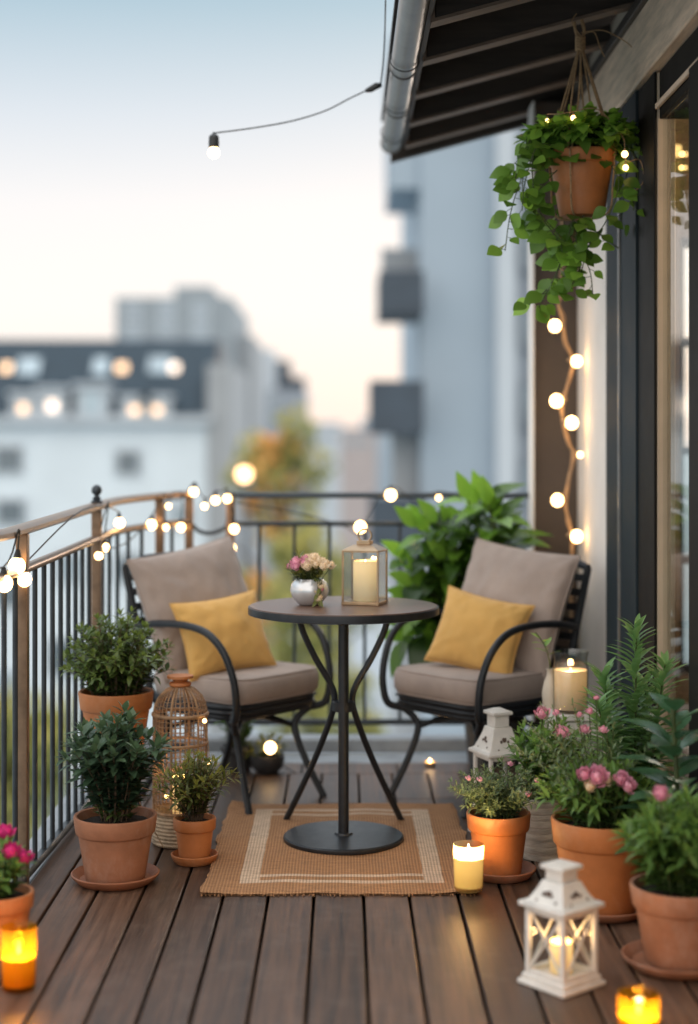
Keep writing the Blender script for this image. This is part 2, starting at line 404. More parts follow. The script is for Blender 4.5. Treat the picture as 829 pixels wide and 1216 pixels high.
# ------------------------------------------------------------------ rug
def rug_material():
    m = mk('jute_weave', (.37, .2, .098), .95, var=.0)
    nt = m.node_tree; N = nt.nodes; L = nt.links; p = N['Principled BSDF']
    tc = N.new('ShaderNodeTexCoord'); sp = N.new('ShaderNodeSeparateXYZ'); L.new(tc.outputs['Object'], sp.inputs[0])
    def math_(op, a, b=None):
        n = N.new('ShaderNodeMath'); n.operation = op
        for i, v in enumerate((a, b)):
            if v is None: continue
            if isinstance(v, (int, float)): n.inputs[i].default_value = v
            else: L.new(v, n.inputs[i])
        return n.outputs[0]
    nz = N.new('ShaderNodeTexNoise'); nz.inputs['Scale'].default_value = 7; L.new(tc.outputs['Object'], nz.inputs['Vector'])
    wob = math_('MULTIPLY', math_('SUBTRACT', nz.outputs['Fac'], .5), .013)
    ax = math_('ADD', math_('ABSOLUTE', sp.outputs['X']), wob); ay = math_('ADD', math_('ABSOLUTE', sp.outputs['Y']), wob)
    def band(v, a, b): return math_('MULTIPLY', math_('GREATER_THAN', v, a), math_('LESS_THAN', v, b))
    side = math_('MULTIPLY', band(ax, .238, .295), math_('LESS_THAN', ay, .452))
    end1 = math_('MULTIPLY', band(ay, .424, .452), math_('LESS_THAN', ax, .295))
    end2 = math_('MULTIPLY', band(ay, .362, .388), math_('LESS_THAN', ax, .295))
    stripe = math_('MAXIMUM', side, math_('MAXIMUM', end1, end2))
    wx = N.new('ShaderNodeTexWave'); wx.wave_type = 'BANDS'; wx.bands_direction = 'X'; wx.inputs['Scale'].default_value = 34; wx.inputs['Distortion'].default_value = 1.2; wx.inputs['Detail Scale'].default_value = 6
    wy = N.new('ShaderNodeTexWave'); wy.wave_type = 'BANDS'; wy.bands_direction = 'Y'; wy.inputs['Scale'].default_value = 40; wy.inputs['Distortion'].default_value = 1.5; wy.inputs['Detail Scale'].default_value = 5
    L.new(tc.outputs['Object'], wx.inputs['Vector']); L.new(tc.outputs['Object'], wy.inputs['Vector'])
    weave = math_('MULTIPLY', math_('ADD', wx.outputs['Fac'], wy.outputs['Fac']), .5)
    n3 = N.new('ShaderNodeTexNoise'); n3.inputs['Scale'].default_value = 90; n3.inputs['Detail'].default_value = 4
    mpn = N.new('ShaderNodeMapping'); mpn.inputs['Scale'].default_value = (.25, 2.2, 1); L.new(tc.outputs['Object'], mpn.inputs[0]); L.new(mpn.outputs[0], n3.inputs['Vector'])
    val = math_('ADD', math_('MULTIPLY', weave, .55), math_('MULTIPLY', n3.outputs['Fac'], .75))
    c1 = N.new('ShaderNodeMix'); c1.data_type = 'RGBA'; L.new(stripe, c1.inputs['Factor'])
    c1.inputs['A'].default_value = (.35, .18, .083, 1); c1.inputs['B'].default_value = (.54, .4, .285, 1)
    mu = N.new('ShaderNodeHueSaturation'); L.new(c1.outputs['Result'], mu.inputs['Color']); L.new(math_('ADD', math_('MULTIPLY', val, 1.7), -.1), mu.inputs['Value'])
    L.new(mu.outputs[0], p.inputs['Base Color'])
    bp = N.new('ShaderNodeBump'); bp.inputs['Strength'].default_value = .8; bp.inputs['Distance'].default_value = .004
    L.new(val, bp.inputs['Height']); L.new(bp.outputs[0], p.inputs['Normal'])
    return m
m = MB(); nx, ny = 60, 84; RW, RD = .79, 1.09
for side in (1, 0):
    vs = []
    for j in range(ny + 1):
        for i in range(nx + 1):
            u = i / nx - .5; v = j / ny - .5
            e = .012 * noise.noise(V((u * 9, v * 9, 3))) + .006 * noise.noise(V((u * 45, v * 45, 1)))
            k = 1 if (i in (0, nx) or j in (0, ny)) else .3
            lift = .006 * max(0, noise.noise(V((u * 3.1 + 4, v * 3.1, 2)))) + .012 * max(0, abs(u) + abs(v) - .86) / .14 * (1 if u * v < 0 else .3)
            z = (.009 + .004 * noise.noise(V((u * 6, v * 9, 9))) + lift) if side else .001 + lift * .7
            if i in (0, nx) or j in (0, ny): z = (.005 + lift) if side else .001 + lift * .7
            vs.append((u * RW + e * k, v * RD + e * k, z))
    fs = [(j * (nx + 1) + i, j * (nx + 1) + i + 1, (j + 1) * (nx + 1) + i + 1, (j + 1) * (nx + 1) + i) for j in range(ny) for i in range(nx)]
    if not side: fs = [f[::-1] for f in fs]
    m.add(vs, fs)
for i in range(150):                                  # short loose fibres along the ends
    for yy in (-RD / 2, RD / 2):
        if rnd.random() < .6:
            x = (rnd.random() - .5) * RW; l = .006 + .01 * rnd.random()
            m.tube([(x, yy, .004), (x + .004 * (rnd.random() - .5), yy + math.copysign(l, yy), .002)], .0012, 4)
o = m.build('rug', rug_material(), loc=(-.005, 4.92, .001)); tag(o, 'woven jute rug with cream border stripes lying under the round table', 'rug')

# ------------------------------------------------------------------ bistro table
t = thing('bistro_table', 'small round brown bistro table on a black pedestal base between the chairs', 'table', (0, 4.96, .010))
TZ = .747
m = MB(); m.lathe([(.0001, TZ), (.292, TZ), (.298, TZ - .001), (.2985, TZ - .004)], 72); m.build('tabletop', 'table_wood', t)
m = MB(); m.lathe([(.296, TZ - .0035), (.303, TZ - .004), (.304, TZ - .012), (.3035, TZ - .026), (.28, TZ - .031), (.0001, TZ - .031)], 72); m.build('tabletop_edge', 'metal', t)
m = MB(); m.lathe([(.0001, 0), (.19, 0), (.192, .004), (.191, .012), (.186, .016), (.03, .018), (.026, .024), (.0001, .024)], 64); m.build('base', 'metal', t)
m = MB(); m.tube([(0, 0, .02), (0, 0, .43), (0, 0, TZ - .03)], [.017, .017, .017], 16); m.build('pole', 'metal', t)
for s in (-1, 1):
    m = MB()
    pts = spline([(s * .145, .02, TZ - .03), (s * .128, .026, .655), (s * .088, .034, .57), (s * .042, .04, .49), (s * .028, .042, .44), (s * .042, .06, .375), (s * .086, .12, .25), (s * .14, .19, .12), (s * .195, .262, -.004)], 8)
    m.tube(pts, .0105, 10); m.build('leg', 'metal', t)
m = MB(); m.lathe([(.03, .405), (.036, .408), (.036, .436), (.03, .439)], 24, c=(0, .02, 0)); m.build('collar', 'metal', t)

# ------------------------------------------------------------------ chairs
def make_chair(label):
    t = thing('patio_chair', label, 'chair', group='black metal armchairs at the bistro table')
    hw, hd = .225, .225
    # seat frame with woven slats
    m = MB()
    ring = []
    for a in range(32):
        an = 2 * PI * a / 32; c, s_ = math.cos(an), math.sin(an)
        ring.append((math.copysign(abs(c) ** .35, c) * hw, math.copysign(abs(s_) ** .35, s_) * hd, .365))
    m.tube(ring, .013, 8, closed=True)
    m.tube([(x, y, .345) for x, y, z in ring], .011, 8, closed=True)
    m.tube([(x * .97, y * .97, .328) for x, y, z in ring], .009, 8, closed=True)
    for i in range(9):
        y = -.2 + i * .05; m.box((0, y, .366), (.42, .03, .008))
    m.build('seat_frame', 'metal', t)
    # back
    b = MB()
    for s in (-1, 1):
        b.tube(spline([(s * .215, -.19, .345), (s * .222, -.225, .45), (s * .225, -.28, .65), (s * .222, -.335, .82)], 6), .014, 10)
    b.tube(spline([(-.222, -.335, .82), (-.12, -.347, .845), (0, -.35, .85), (.12, -.347, .845), (.222, -.335, .82)], 6), .014, 10)
    bk = b.build('back_frame', 'metal', t)
    b = MB()
    for i in range(8):
        z = .42 + i * .052; y = -.213 - (z - .42) * .3
        b.box((0, y, z), (.43, .008, .026), Matrix.Rotation(R(16), 3, 'X'))
    b.build('back_slats', 'metal', t)
    for s in (-1, 1):
        m = MB()
        m.tube(spline([(s * .228, -.268, .61), (s * .25, -.15, .632), (s * .262, 0, .64), (s * .263, .12, .622), (s * .258, .195, .565), (s * .25, .235, .48), (s * .244, .245, .40), (s * .232, .232, .335), (s * .205, .19, .318)], 7), .0132, 12)
        m.build('arm', 'metal', t)
    for s in (-1, 1):
        m = MB(); m.tube(spline([(s * .215, .205, .335), (s * .165, .165, .285), (s * .15, .16, .24), (s * .165, .2, .13), (s * .195, .262, 0)], 7), [.0125] * 29, 10)
        m.build('leg', 'metal', t)
        m = MB(); m.tube(spline([(s * .205, -.19, .335), (s * .175, -.165, .27), (s * .18, -.2, .13), (s * .2, -.27, 0)], 7), [.0125] * 22, 10)
        m.build('leg', 'metal', t)
    m = MB()
    for s in (-1, 1):
        m.tube(spline([(s * .152, .16, .25), (s * .1, .07, .285), (s * .06, 0, .295), (s * .1, -.08, .285), (s * .172, -.17, .25)], 6), .009, 8)
    m.tube(spline([(-.152, .16, .25), (-.07, .1, .285), (0, .085, .29), (.07, .1, .285), (.152, .16, .25)], 6), .009, 8)
    m.tube(spline([(-.172, -.17, .25), (0, -.1, .28), (.172, -.17, .25)], 6), .009, 8)
    m.build('stretcher', 'metal', t)
    return t
chairL = make_chair('black curved metal armchair by the left railing, facing right')
chairL.location = (-.395, 5.62, 0); chairL.rotation_euler.z = R(-130)
chairR = copy_tree(chairL); chairR['label'] = 'black curved metal armchair against the white wall, facing left'
chairR.location = (.487, 5.60, 0); chairR.rotation_euler.z = R(130)

def pillow_mb(w, h, t, seed, pinch=.07, box=0.0, n=26, wr=.006):
    """cushion in its own XZ plane, thickness along Y"""
    m = MB(); rim = []
    for s in (1, -1):
        vs = []
        for j in range(n + 1):
            for i in range(n + 1):
                u = i / n * 2 - 1; v = j / n * 2 - 1
                u2 = math.copysign(abs(u) ** .8, u); v2 = math.copysign(abs(v) ** .8, v)
                x = u2 * w / 2 * (1 - pinch * (1 - v2 * v2)); z = v2 * h / 2 * (1 - pinch * (1 - u2 * u2))
                k = max(0, (1 - u2 ** 2) * (1 - v2 ** 2))
                y = t / 2 * (k ** (.42 - .2 * box))
                e = (1 - k)
                nn = noise.noise(V((u2 * 2.1 + seed, v2 * 2.1, s * 3 + seed)))
                n2 = noise.noise(V((u2 * 5 + seed, v2 * 3.2, s * 5 - seed)))
                # creases that run out to the corners
                cr = math.sin((abs(u2) - abs(v2)) * 16 + nn * 3) * .35 * abs(u2 * v2)
                edge = max(abs(u2), abs(v2)); run = u2 if abs(v2) > abs(u2) else v2
                cr += math.sin(run * 17 + 4 * noise.noise(V((run * 3, seed, s)))) * .55 * max(0, (edge - .62) / .38) ** 1.5
                y += (nn * .9 + n2 * .7 + cr) * wr * (k ** .3) * (1 if k > 0 else 0)
                vs.append((x, s * y, z))
        fs = [(j * (n + 1) + i, j * (n + 1) + i + 1, (j + 1) * (n + 1) + i + 1, (j + 1) * (n + 1) + i) for j in range(n) for i in range(n)]
        if s > 0: fs = [f[::-1] for f in fs]
        m.add(vs, fs)
        if s > 0:
            idx = [i for i in range(n + 1)] + [j * (n + 1) + n for j in range(1, n + 1)] + [n * (n + 1) + i for i in range(n - 1, -1, -1)] + [j * (n + 1) for j in range(n - 1, 0, -1)]
            rim = [vs[i] for i in idx]
    return m, rim
def cushion(name, label, cat, w, h, t, mat, M4, seed, group, pinch=.07, box=0.0, wr=.010):
    m, rim = pillow_mb(w, h, t, seed, pinch, box, n=44, wr=wr)
    o = m.build(name, mat, ang=80)
    o.matrix_world = M4
    r = MB(); r.tube(rim, .0032, 6, closed=True); r.build('piping', mat, o)
    tag(o, label, cat, group); return o
def seat_cushion(label, M4, seed):
    m = MB(); n = 28; w, d, t = .46, .47, .092
    prof = [(0, .72), (.0, .8), (.1, .93), (.3, 1.0), (.5, 1.01), (.7, 1.0), (.9, .93), (1.0, .8), (1.0, .72), (1, 0)]
    rings = []
    for (tz, sc_) in [(-.0, 0), (-.0, .5), (0, .86), (.06, .95), (.2, .99), (.5, 1.0), (.8, .99), (.94, .955), (1.0, .87), (1.06, .5), (1.08, 0)]:
        ring = []
        for a in range(64):
            an = 2 * PI * a / 64; c, s_ = math.cos(an), math.sin(an)
            x = math.copysign(abs(c) ** .3, c) * w / 2 * sc_; y = math.copysign(abs(s_) ** .3, s_) * d / 2 * sc_
            z = tz * t + .006 * noise.noise(V((x * 9 + seed, y * 9, tz))) * (1 if tz > .1 else 0)
            q = 1 + .012 * noise.noise(V((x * 12, y * 12 + seed, tz * 2)))
            ring.append((x * q, y * q, z))
        rings.append(ring)
    vs = [p for r_ in rings for p in r_]; fs = []
    for i in range(len(rings) - 1):
        for k in range(64):
            l = (k + 1) % 64; fs.append((i * 64 + k, i * 64 + l, (i + 1) * 64 + l, (i + 1) * 64 + k))
    m.add(vs, fs)
    o = m.build('seat_cushion', 'fabric', ang=80); o.matrix_world = M4
    r = MB(); r.tube(rings[7][::1], .0035, 6, closed=True); r.tube(rings[3], .0035, 6, closed=True); r.build('piping', 'fabric', o)
    tag(o, label, 'seat cushion', 'taupe seat cushions'); return o
def rel(ch, loc, rx=0, ry=0, rz=0):
    base = Matrix.Translation(ch.location) @ Matrix.Rotation(ch.rotation_euler.z, 4, 'Z')
    return base @ Matrix.Translation(loc) @ Matrix.Rotation(R(rz), 4, 'Z') @ Matrix.Rotation(R(rx), 4, 'X') @ Matrix.Rotation(R(ry), 4, 'Y')
seat_cushion('thick taupe seat cushion on the armchair by the left railing', rel(chairL, (0, .015, .374)), 1)
seat_cushion('thick taupe seat cushion on the armchair against the white wall', rel(chairR, (0, .015, .374)), 5)
cushion('back_cushion', 'plump taupe back cushion tinted by bulbs, on the chair by the left railing', 'cushion', .50, .46, .17, 'fabric', rel(chairL, (.02, -.16, .672), 18, 8, -6), 2, 'taupe back cushions', .06, .0)
cushion('back_cushion', 'plump taupe back cushion beside the white wall, on the right chair', 'cushion', .50, .46, .17, 'fabric', rel(chairR, (.0, -.16, .672), 18, -5, 4), 8, 'taupe back cushions', .06, .0)
cushion('throw_pillow', 'mustard yellow throw pillow leaning on the chair by the left railing', 'pillow', .345, .285, .135, 'yellow', rel(chairL, (.085, .03, .592), 22, 6, -20), 3, 'mustard throw pillows', .1, wr=.006)
cushion('throw_pillow', 'mustard yellow throw pillow leaning on the chair near the white wall', 'pillow', .345, .285, .135, 'yellow', rel(chairR, (-.03, .03, .594), 22, -10, 22), 11, 'mustard throw pillows', .1, wr=.006)

# ------------------------------------------------------------------ plants
def foliage(stems_mb, leaf_mb, seed, n, h, r, L_, W_, per, base_r=.04, z0=0.0, shape=0, droop=.2, fold=.25, up=.45, start=.25, lean=(0, 0), thick=.0022, hvar=.35, dome=.45, tip=True, ln=4):
    q = random.Random(seed); tips = []
    for i in range(n):
        a = i * 2.39996 + q.random() * .7; rr = math.sqrt((i + .5) / n) * (1 - .12 * q.random())
        b = V((math.cos(a) * base_r * rr, math.sin(a) * base_r * rr, z0))
        hh = h * (1 - dome * rr * rr) * (1 - hvar * q.random())
        tip_ = V((math.cos(a) * r * rr + lean[0] * hh, math.sin(a) * r * rr + lean[1] * hh, z0 + hh))
        mid = b.lerp(tip_, .5) + V((-math.cos(a) * r * .12 * rr + (q.random() - .5) * .02, -math.sin(a) * r * .12 * rr, hh * .12))
        pts = spline([b, mid, tip_], 5)
        stems_mb.tube(pts, [thick * (1 - .6 * k / (len(pts) - 1)) for k in range(len(pts))], 5)
        ph = q.random() * 6
        for k in range(per):
            t = start + (1 - start) * (k + q.random() * .6) / per
            x = min(t, .999) * (len(pts) - 1); j = int(x); p = pts[j].lerp(pts[min(j + 1, len(pts) - 1)], x - j)
            ax = (pts[min(j + 1, len(pts) - 1)] - pts[j]).normalized() if j < len(pts) - 1 else (pts[-1] - pts[-2]).normalized()
            an = ph + k * 2.39996
            o = ax.orthogonal().normalized(); o2 = ax.cross(o)
            outd = o * math.cos(an) + o2 * math.sin(an)
            d = (outd + ax * (up + .35 * q.random()) + V((0, 0, .15))).normalized()
            sc_ = (.65 + .5 * q.random()) * (1 - .25 * t * t)
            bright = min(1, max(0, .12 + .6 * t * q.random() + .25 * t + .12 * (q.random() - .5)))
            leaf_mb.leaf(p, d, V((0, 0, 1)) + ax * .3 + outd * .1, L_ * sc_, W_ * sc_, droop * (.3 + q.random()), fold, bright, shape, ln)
        if tip:
            for k in range(3):
                an = ph + k * 2.1; ax = (pts[-1] - pts[-2]).normalized(); o = ax.orthogonal().normalized(); o2 = ax.cross(o)
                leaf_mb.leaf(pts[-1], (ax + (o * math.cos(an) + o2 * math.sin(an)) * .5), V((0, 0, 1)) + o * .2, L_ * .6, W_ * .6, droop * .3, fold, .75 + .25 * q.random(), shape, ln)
        tips.append(tip_)
    return tips

def pot_mb(r, h, rb, band=.28, lip=.007):
    hb = h * (1 - band)
    m = MB()
    ri = rb + (r - lip - rb) * (1 - band)
    m.lathe([(.0001, 0), (rb - .006, 0), (rb, .004), (ri, hb - .003), (ri + lip * .8, hb), (ri + lip + .001, hb + .004), (r - .0015, h - .006), (r - .003, h - .001), (r - .006, h), (r - .012, h - .002), (r - .015, h - .012), (ri - .01, h * .72), (.0001, h * .72)], 56)
    return m
def soil_mb(r, z, seed=0):
    m = MB(); vs = []; fs = []; seg = 28; rings = 6
    for i in range(rings + 1):
        for k in range(seg):
            a = 2 * PI * k / seg; rr = max(1e-4, r * i / rings)
            vs.append((rr * math.cos(a), rr * math.sin(a), z + .012 * (1 - (i / rings) ** 2) + .007 * noise.noise(V((rr * 60 * math.cos(a) + seed, rr * 60 * math.sin(a), 0)))))
    for i in range(rings):
        for k in range(seg):
            l = (k + 1) % seg; fs.append((i * seg + k, i * seg + l, (i + 1) * seg + l, (i + 1) * seg + k))
    m.add(vs, fs); return m
def flower_mb(c, r, seed, petals=26, up=V((0, 0, 1))):
    """a double blossom: cupped petals wrapped round a ball, opening at the rim"""
    q = random.Random(seed); m = MB(); petals = int(petals * 1.5)
    up = up.normalized(); o = up.orthogonal().normalized(); o2 = up.cross(o)
    for i in range(petals):
        f = (i + .5) / petals; a = i * 2.39996 + q.random() * .3; th = .25 + f * 1.75
        outd = o * math.cos(a) + o2 * math.sin(a)
        rr = r * (.55 + .45 * f)
        nrm = outd * math.sin(th) + up * math.cos(th)
        p = c + nrm * rr * .82
        d = (up * math.sin(th) - outd * math.cos(th)) + nrm * (.15 + .55 * f * q.random())
        L_ = r * (.6 + .55 * f); m.leaf(p, d, nrm, L_, L_ * .95, .35 - .3 * f * q.random(), -.25, min(1, .15 + .5 * (1 - f) + .5 * q.random()), 1, 5)
    return m
def potted(name, label, cat, loc, pot, mat, saucer=None, group='potted plants', rot=0):
    r, h, rb = pot
    t = thing(name, label, cat, loc, rot, group)
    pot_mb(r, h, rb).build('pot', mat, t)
    soil_mb(r - .013, h * .86, loc[0] * 9).build('soil', 'soil', t)
    return t
def saucer_at(label, loc, r, mat='terracotta_dark'):
    m = MB(); m.lathe([(.0001, 0), (r * .8, 0), (r * .84, .002), (r * .985, .02), (r, .026), (r - .004, .028), (r * .93, .024), (r * .8, .009), (.0001, .008)], 56)
    o = m.build('plant_saucer', mat, loc=loc); tag(o, label, 'saucer', 'terracotta plant saucers'); return o
def leaves(t, mat, stem='stem', **k):
    s, l = MB(), MB(); tips = foliage(s, l, **k)
    s.build('stems', stem, t); l.build('foliage', mat, t, ang=180); return tips

# left group
saucer_at('wide terracotta saucer under the big pot left of the rug', (-.662, 4.52, .001), .128)
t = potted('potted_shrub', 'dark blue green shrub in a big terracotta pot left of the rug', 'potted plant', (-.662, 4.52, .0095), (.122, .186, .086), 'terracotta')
leaves(t, 'leaf_blue', 'stem_wood', seed=21, n=56, h=.33, r=.155, L_=.066, W_=.032, per=16, base_r=.04, z0=.165, droop=.3, start=.16, dome=.38, hvar=.4)
t2 = MB(); ss = MB(); foliage(ss, t2, 23, 10, .07, .05, .045, .018, 6, .05, .165, start=.1); t2.build('foliage', 'leaf_box', t, ang=180); ss.build('stems', 'stem', t)
saucer_at('small terracotta saucer under the little pot beside the rug', (-.452, 4.727, .001), .072, 'terracotta_orange')
t = potted('potted_shrub', 'olive green feathery shrub in the smallest terracotta pot beside the rug', 'potted plant', (-.452, 4.727, .0095), (.067, .128, .047), 'terracotta_orange')
leaves(t, 'leaf_olive', 'stem_wood', seed=31, n=48, h=.23, r=.125, L_=.046, W_=.013, per=15, base_r=.02, z0=.11, droop=.25, start=.15, dome=.4)
# plant raised on a stand
st = thing('plant_stand', 'dark metal plant stand holding the dense round shrub by the railing', 'plant stand', (-.73, 5.0, 0))
m = MB(); m.lathe([(.095, .262), (.112, .262), (.112, .272), (.095, .272), (.095, .262)], 36); m.box((0, 0, .266), (.2, .02, .008)); m.box((0, 0, .2655), (.02, .2, .008)); m.build('ring', 'metal', st)
for k in range(4):
    a = PI / 4 + k * PI / 2; m = MB(); m.tube(spline([(.104 * math.cos(a), .104 * math.sin(a), .27), (.09 * math.cos(a), .09 * math.sin(a), .13), (.112 * math.cos(a), .112 * math.sin(a), 0)], 6), .006, 8); m.build('leg', 'metal', st)
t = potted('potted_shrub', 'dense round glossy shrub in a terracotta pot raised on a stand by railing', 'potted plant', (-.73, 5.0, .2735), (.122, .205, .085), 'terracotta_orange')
leaves(t, 'leaf_box', 'stem_wood', seed=41, n=84, h=.28, r=.19, L_=.04, W_=.019, per=21, base_r=.075, z0=.185, droop=.25, start=.06, dome=.5, hvar=.3)
s2, l2 = MB(), MB(); foliage(s2, l2, 43, 30, .13, .185, .04, .019, 14, .08, .185, start=.2, dome=.1, droop=.4)
s2.build('stems', 'stem_wood', t); l2.build('foliage', 'leaf_box', t, ang=180)
# magenta pot, left edge
t = potted('potted_flower', 'terracotta pot of magenta blossoms at the left edge behind a candle', 'potted plant', (-.862, 3.9, .001), (.088, .15, .064), 'terracotta_orange')
leaves(t, 'leaf_mid', seed=51, n=26, h=.14, r=.09, L_=.05, W_=.018, per=11, base_r=.03, z0=.13, droop=.3, start=.1)
for k, (dx, dy, dz) in enumerate([(.035, -.03, .252), (.01, .02, .285), (-.04, -.02, .27), (.055, .02, .222)]):
    flower_mb(V((dx, dy, dz)), .022, 60 + k, 18, V((dx * 4, dy * 4 - .4, 1))).build('flower', 'magenta', t, ang=180)
    m = MB(); m.tube([(dx * .3, dy * .3, .13), (dx, dy, dz - .01)], .002, 5); m.build('flower_stem', 'stem', t)

# right group
saucer_at('terracotta saucer under the bright orange herb pot by the rug corner', (.462, 4.575, .001), .104)
t = potted('potted_herb', 'grey green herb with tiny pink buds in a bright orange pot by rug corner', 'potted plant', (.455, 4.575, .0095), (.096, .18, .066), 'terracotta_orange')
tips = leaves(t, 'leaf_herb', seed=71, n=84, h=.175, r=.16, L_=.027, W_=.008, per=24, base_r=.045, z0=.155, droop=.2, start=.15, dome=.5, thick=.0014)
for k in (5, 17, 30, 44, 52):
    p = tips[k]; flower_mb(p, .011, 170 + k, 9).build('flower', 'pink', t, ang=180)
saucer_at('big terracotta saucer under the pink flower pot behind the white lantern', (.70, 4.235, .001), .142)
t = potted('potted_flower', 'pink double blossoms and heather in the biggest orange pot behind the white lantern', 'potted plant', (.70, 4.235, .0095), (.137, .245, .098), 'terracotta_orange')
leaves(t, 'leaf_mid', seed=81, n=60, h=.18, r=.165, L_=.06, W_=.018, per=14, base_r=.07, z0=.22, droop=.35, start=.1, dome=.4)
s2, l2 = MB(), MB(); tips = foliage(s2, l2, 83, 34, .34, .2, .03, .008, 26, .06, .22, start=.2, dome=.35, lean=(-.28, .1), thick=.0014)
s2.build('stems', 'stem', t); l2.build('foliage', 'leaf_herb', t, ang=180)
base = V((.70, 4.235, .0095))
for k, (px, py, d, r) in enumerate([(694, 921, 4.10, .019), (709, 924, 4.07, .026), (700, 935, 4.08, .015), (722, 927, 4.12, .013), (738, 927, 4.1, .02), (746, 935, 4.08, .019)]):
    c = at(px, py, d) - base
    flower_mb(c, r, 90 + k, 26, V(((k % 3 - 1) * .3, -.9, .7))).build('flower', 'cream' if k in (2, 3) else 'pink', t, ang=180)
    m = MB(); m.tube(spline([(c.x * .5, c.y * .3, .225), (c.x * .9, c.y * .7, c.z * .7 + .07), c], 5), .0022, 6); m.build('flower_stem', 'stem', t)
for k, (px, py, d, r) in enumerate([(668, 872, 4.3, .017), (694, 868, 4.28, .014), (660, 848, 4.32, .011), (700, 846, 4.3, .011), (708, 830, 4.3, .008), (688, 850, 4.3, .009), (716, 868, 4.26, .012)]):
    c = at(px, py, d) - base
    flower_mb(c, r, 120 + k, 16, V((0, -.5, 1))).build('flower', 'pink', t, ang=180)
    m = MB(); m.tube(spline([(c.x * .4, c.y * .4, .225), (c.x * .8, c.y * .7, c.z * .75), c], 5), .0016, 5); m.build('flower_stem', 'stem', t)
# white bark pot with leafy plant
t = thing('potted_plant', 'light leafy plant in a white bark pot behind the orange herb pot', 'potted plant', (.607, 4.79, .001), 0, 'potted plants')
m = MB()
for k in range(9): m.lathe([(.0605 + .001 * (k % 2), k * .02), (.062 + .001 * (k % 2), k * .02 + .01), (.0605, k * .02 + .02)], 36, wob=.02)
m.lathe([(.0001, .002), (.057, .002), (.057, .18), (.05, .181), (.05, .15), (.0001, .15)], 36)
m.build('pot', mk('bark_white', (.55, .5, .43), .85, var=.3, scale=9, stretch=(1, 1, 5), bump=.6, bscale=30), t); soil_mb(.05, .155).build('soil', 'soil', t)
leaves(t, 'leaf_mid', seed=101, n=60, h=.29, r=.125, L_=.052, W_=.02, per=15, base_r=.03, z0=.155, droop=.3, start=.15, dome=.35, lean=(.12, -.1))
for k, (dx, dy, dz) in enumerate([(.05, -.07, .39), (.0, -.03, .44)]):
    flower_mb(V((dx, dy, dz)), .022, 140 + k, 20, V((0, -.7, 1))).build('flower', 'pink', t, ang=180)
    m = MB(); m.tube([(0, 0, .16), (dx, dy, dz - .005)], .0018, 5); m.build('flower_stem', 'stem', t)
# tall whorled plant
t = potted('potted_lily', 'tall upright plant with whorls of long narrow leaves by the glass door', 'potted plant', (.84, 4.50, .001), (.092, .17, .066), 'terracotta')
sm, lm = MB(), MB(); q = random.Random(5)
for si, (dx, dy, h, tx, ty) in enumerate([(0, 0, .60, .0, -.03), (-.03, .02, .46, -.06, -.02), (.02, -.03, .5, .05, -.06), (-.02, -.03, .4, -.11, -.1), (.03, .02, .42, .02, .07)]):
    b = V((dx, dy, .145)); tp = V((dx + tx, dy + ty, .145 + h))
    pts = spline([b, b.lerp(tp, .5) + V((0, 0, .02)), tp], 8); sm.tube(pts, [.0045 - .002 * k / 16 for k in range(len(pts))], 6)
    nw = int(h / .019)
    for k in range(nw):
        tt = .22 + .78 * k / nw; x = tt * (len(pts) - 1); j = min(int(x), len(pts) - 2); p = pts[j].lerp(pts[j + 1], x - j)
        for e in range(3):
            an = k * 2.399 + e * 2.094 + q.random() * .5; u = .5 + .9 * tt ** 3
            d = V((math.cos(an), math.sin(an), u + .25 * q.random()))
            Lf = (.15 - .085 * tt) * (.8 + .4 * q.random())
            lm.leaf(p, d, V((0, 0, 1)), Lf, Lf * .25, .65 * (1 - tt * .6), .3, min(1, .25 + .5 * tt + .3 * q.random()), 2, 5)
sm.build('stems', 'stem', t); lm.build('foliage', 'leaf_tall', t, ang=180)
# rubber plant
t = potted('potted_rubber_plant', 'dark glossy broad leaved plant at the right edge beside the glass door', 'potted plant', (.868, 4.06, .001), (.078, .16, .058), 'terracotta')
sm, lm = MB(), MB()
sm.tube(spline([(0, 0, .14), (.0, -.01, .35), (-.01, .0, .58)], 6), [.006] * 13, 8)
for k in range(26):
    z = .2 + k * .0145; a = k * 2.399 + 1
    p = V((-.003, -.004, z)); d = V((math.cos(a), math.sin(a), .3 + .03 * k))
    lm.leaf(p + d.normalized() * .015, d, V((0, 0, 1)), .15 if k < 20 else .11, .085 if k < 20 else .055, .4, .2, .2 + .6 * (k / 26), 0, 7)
    sm.tube([p, p + d.normalized() * .02], .002, 5)
sm.build('stems', 'stem', t); lm.build('foliage', 'leaf_rubber', t, ang=180)
# front right pot
saucer_at('wide terracotta saucer under the front right pot near the frame edge', (.812, 3.79, .001), .135, 'terracotta')
t = potted('potted_flower', 'lance leaved plant with one pink bloom in the front right terracotta pot', 'potted plant', (.82, 3.79, .0095), (.124, .19, .085), 'terracotta')
leaves(t, 'leaf_mid', seed=111, n=62, h=.245, r=.15, L_=.075, W_=.02, per=16, base_r=.06, z0=.165, droop=.3, start=.1, dome=.45, fold=.4)
base = V((.82, 3.79, .0095)); c = at(785, 945, 3.74) - base
flower_mb(c, .019, 150, 26, V((-.2, -.6, 1))).build('flower', 'pink', t, ang=180)
m = MB(); m.tube(spline([(c.x * .3, c.y * .3, .165), (c.x * .9, c.y * .8, c.z * .7), c], 5), .0022, 6); m.build('flower_stem', 'stem', t)

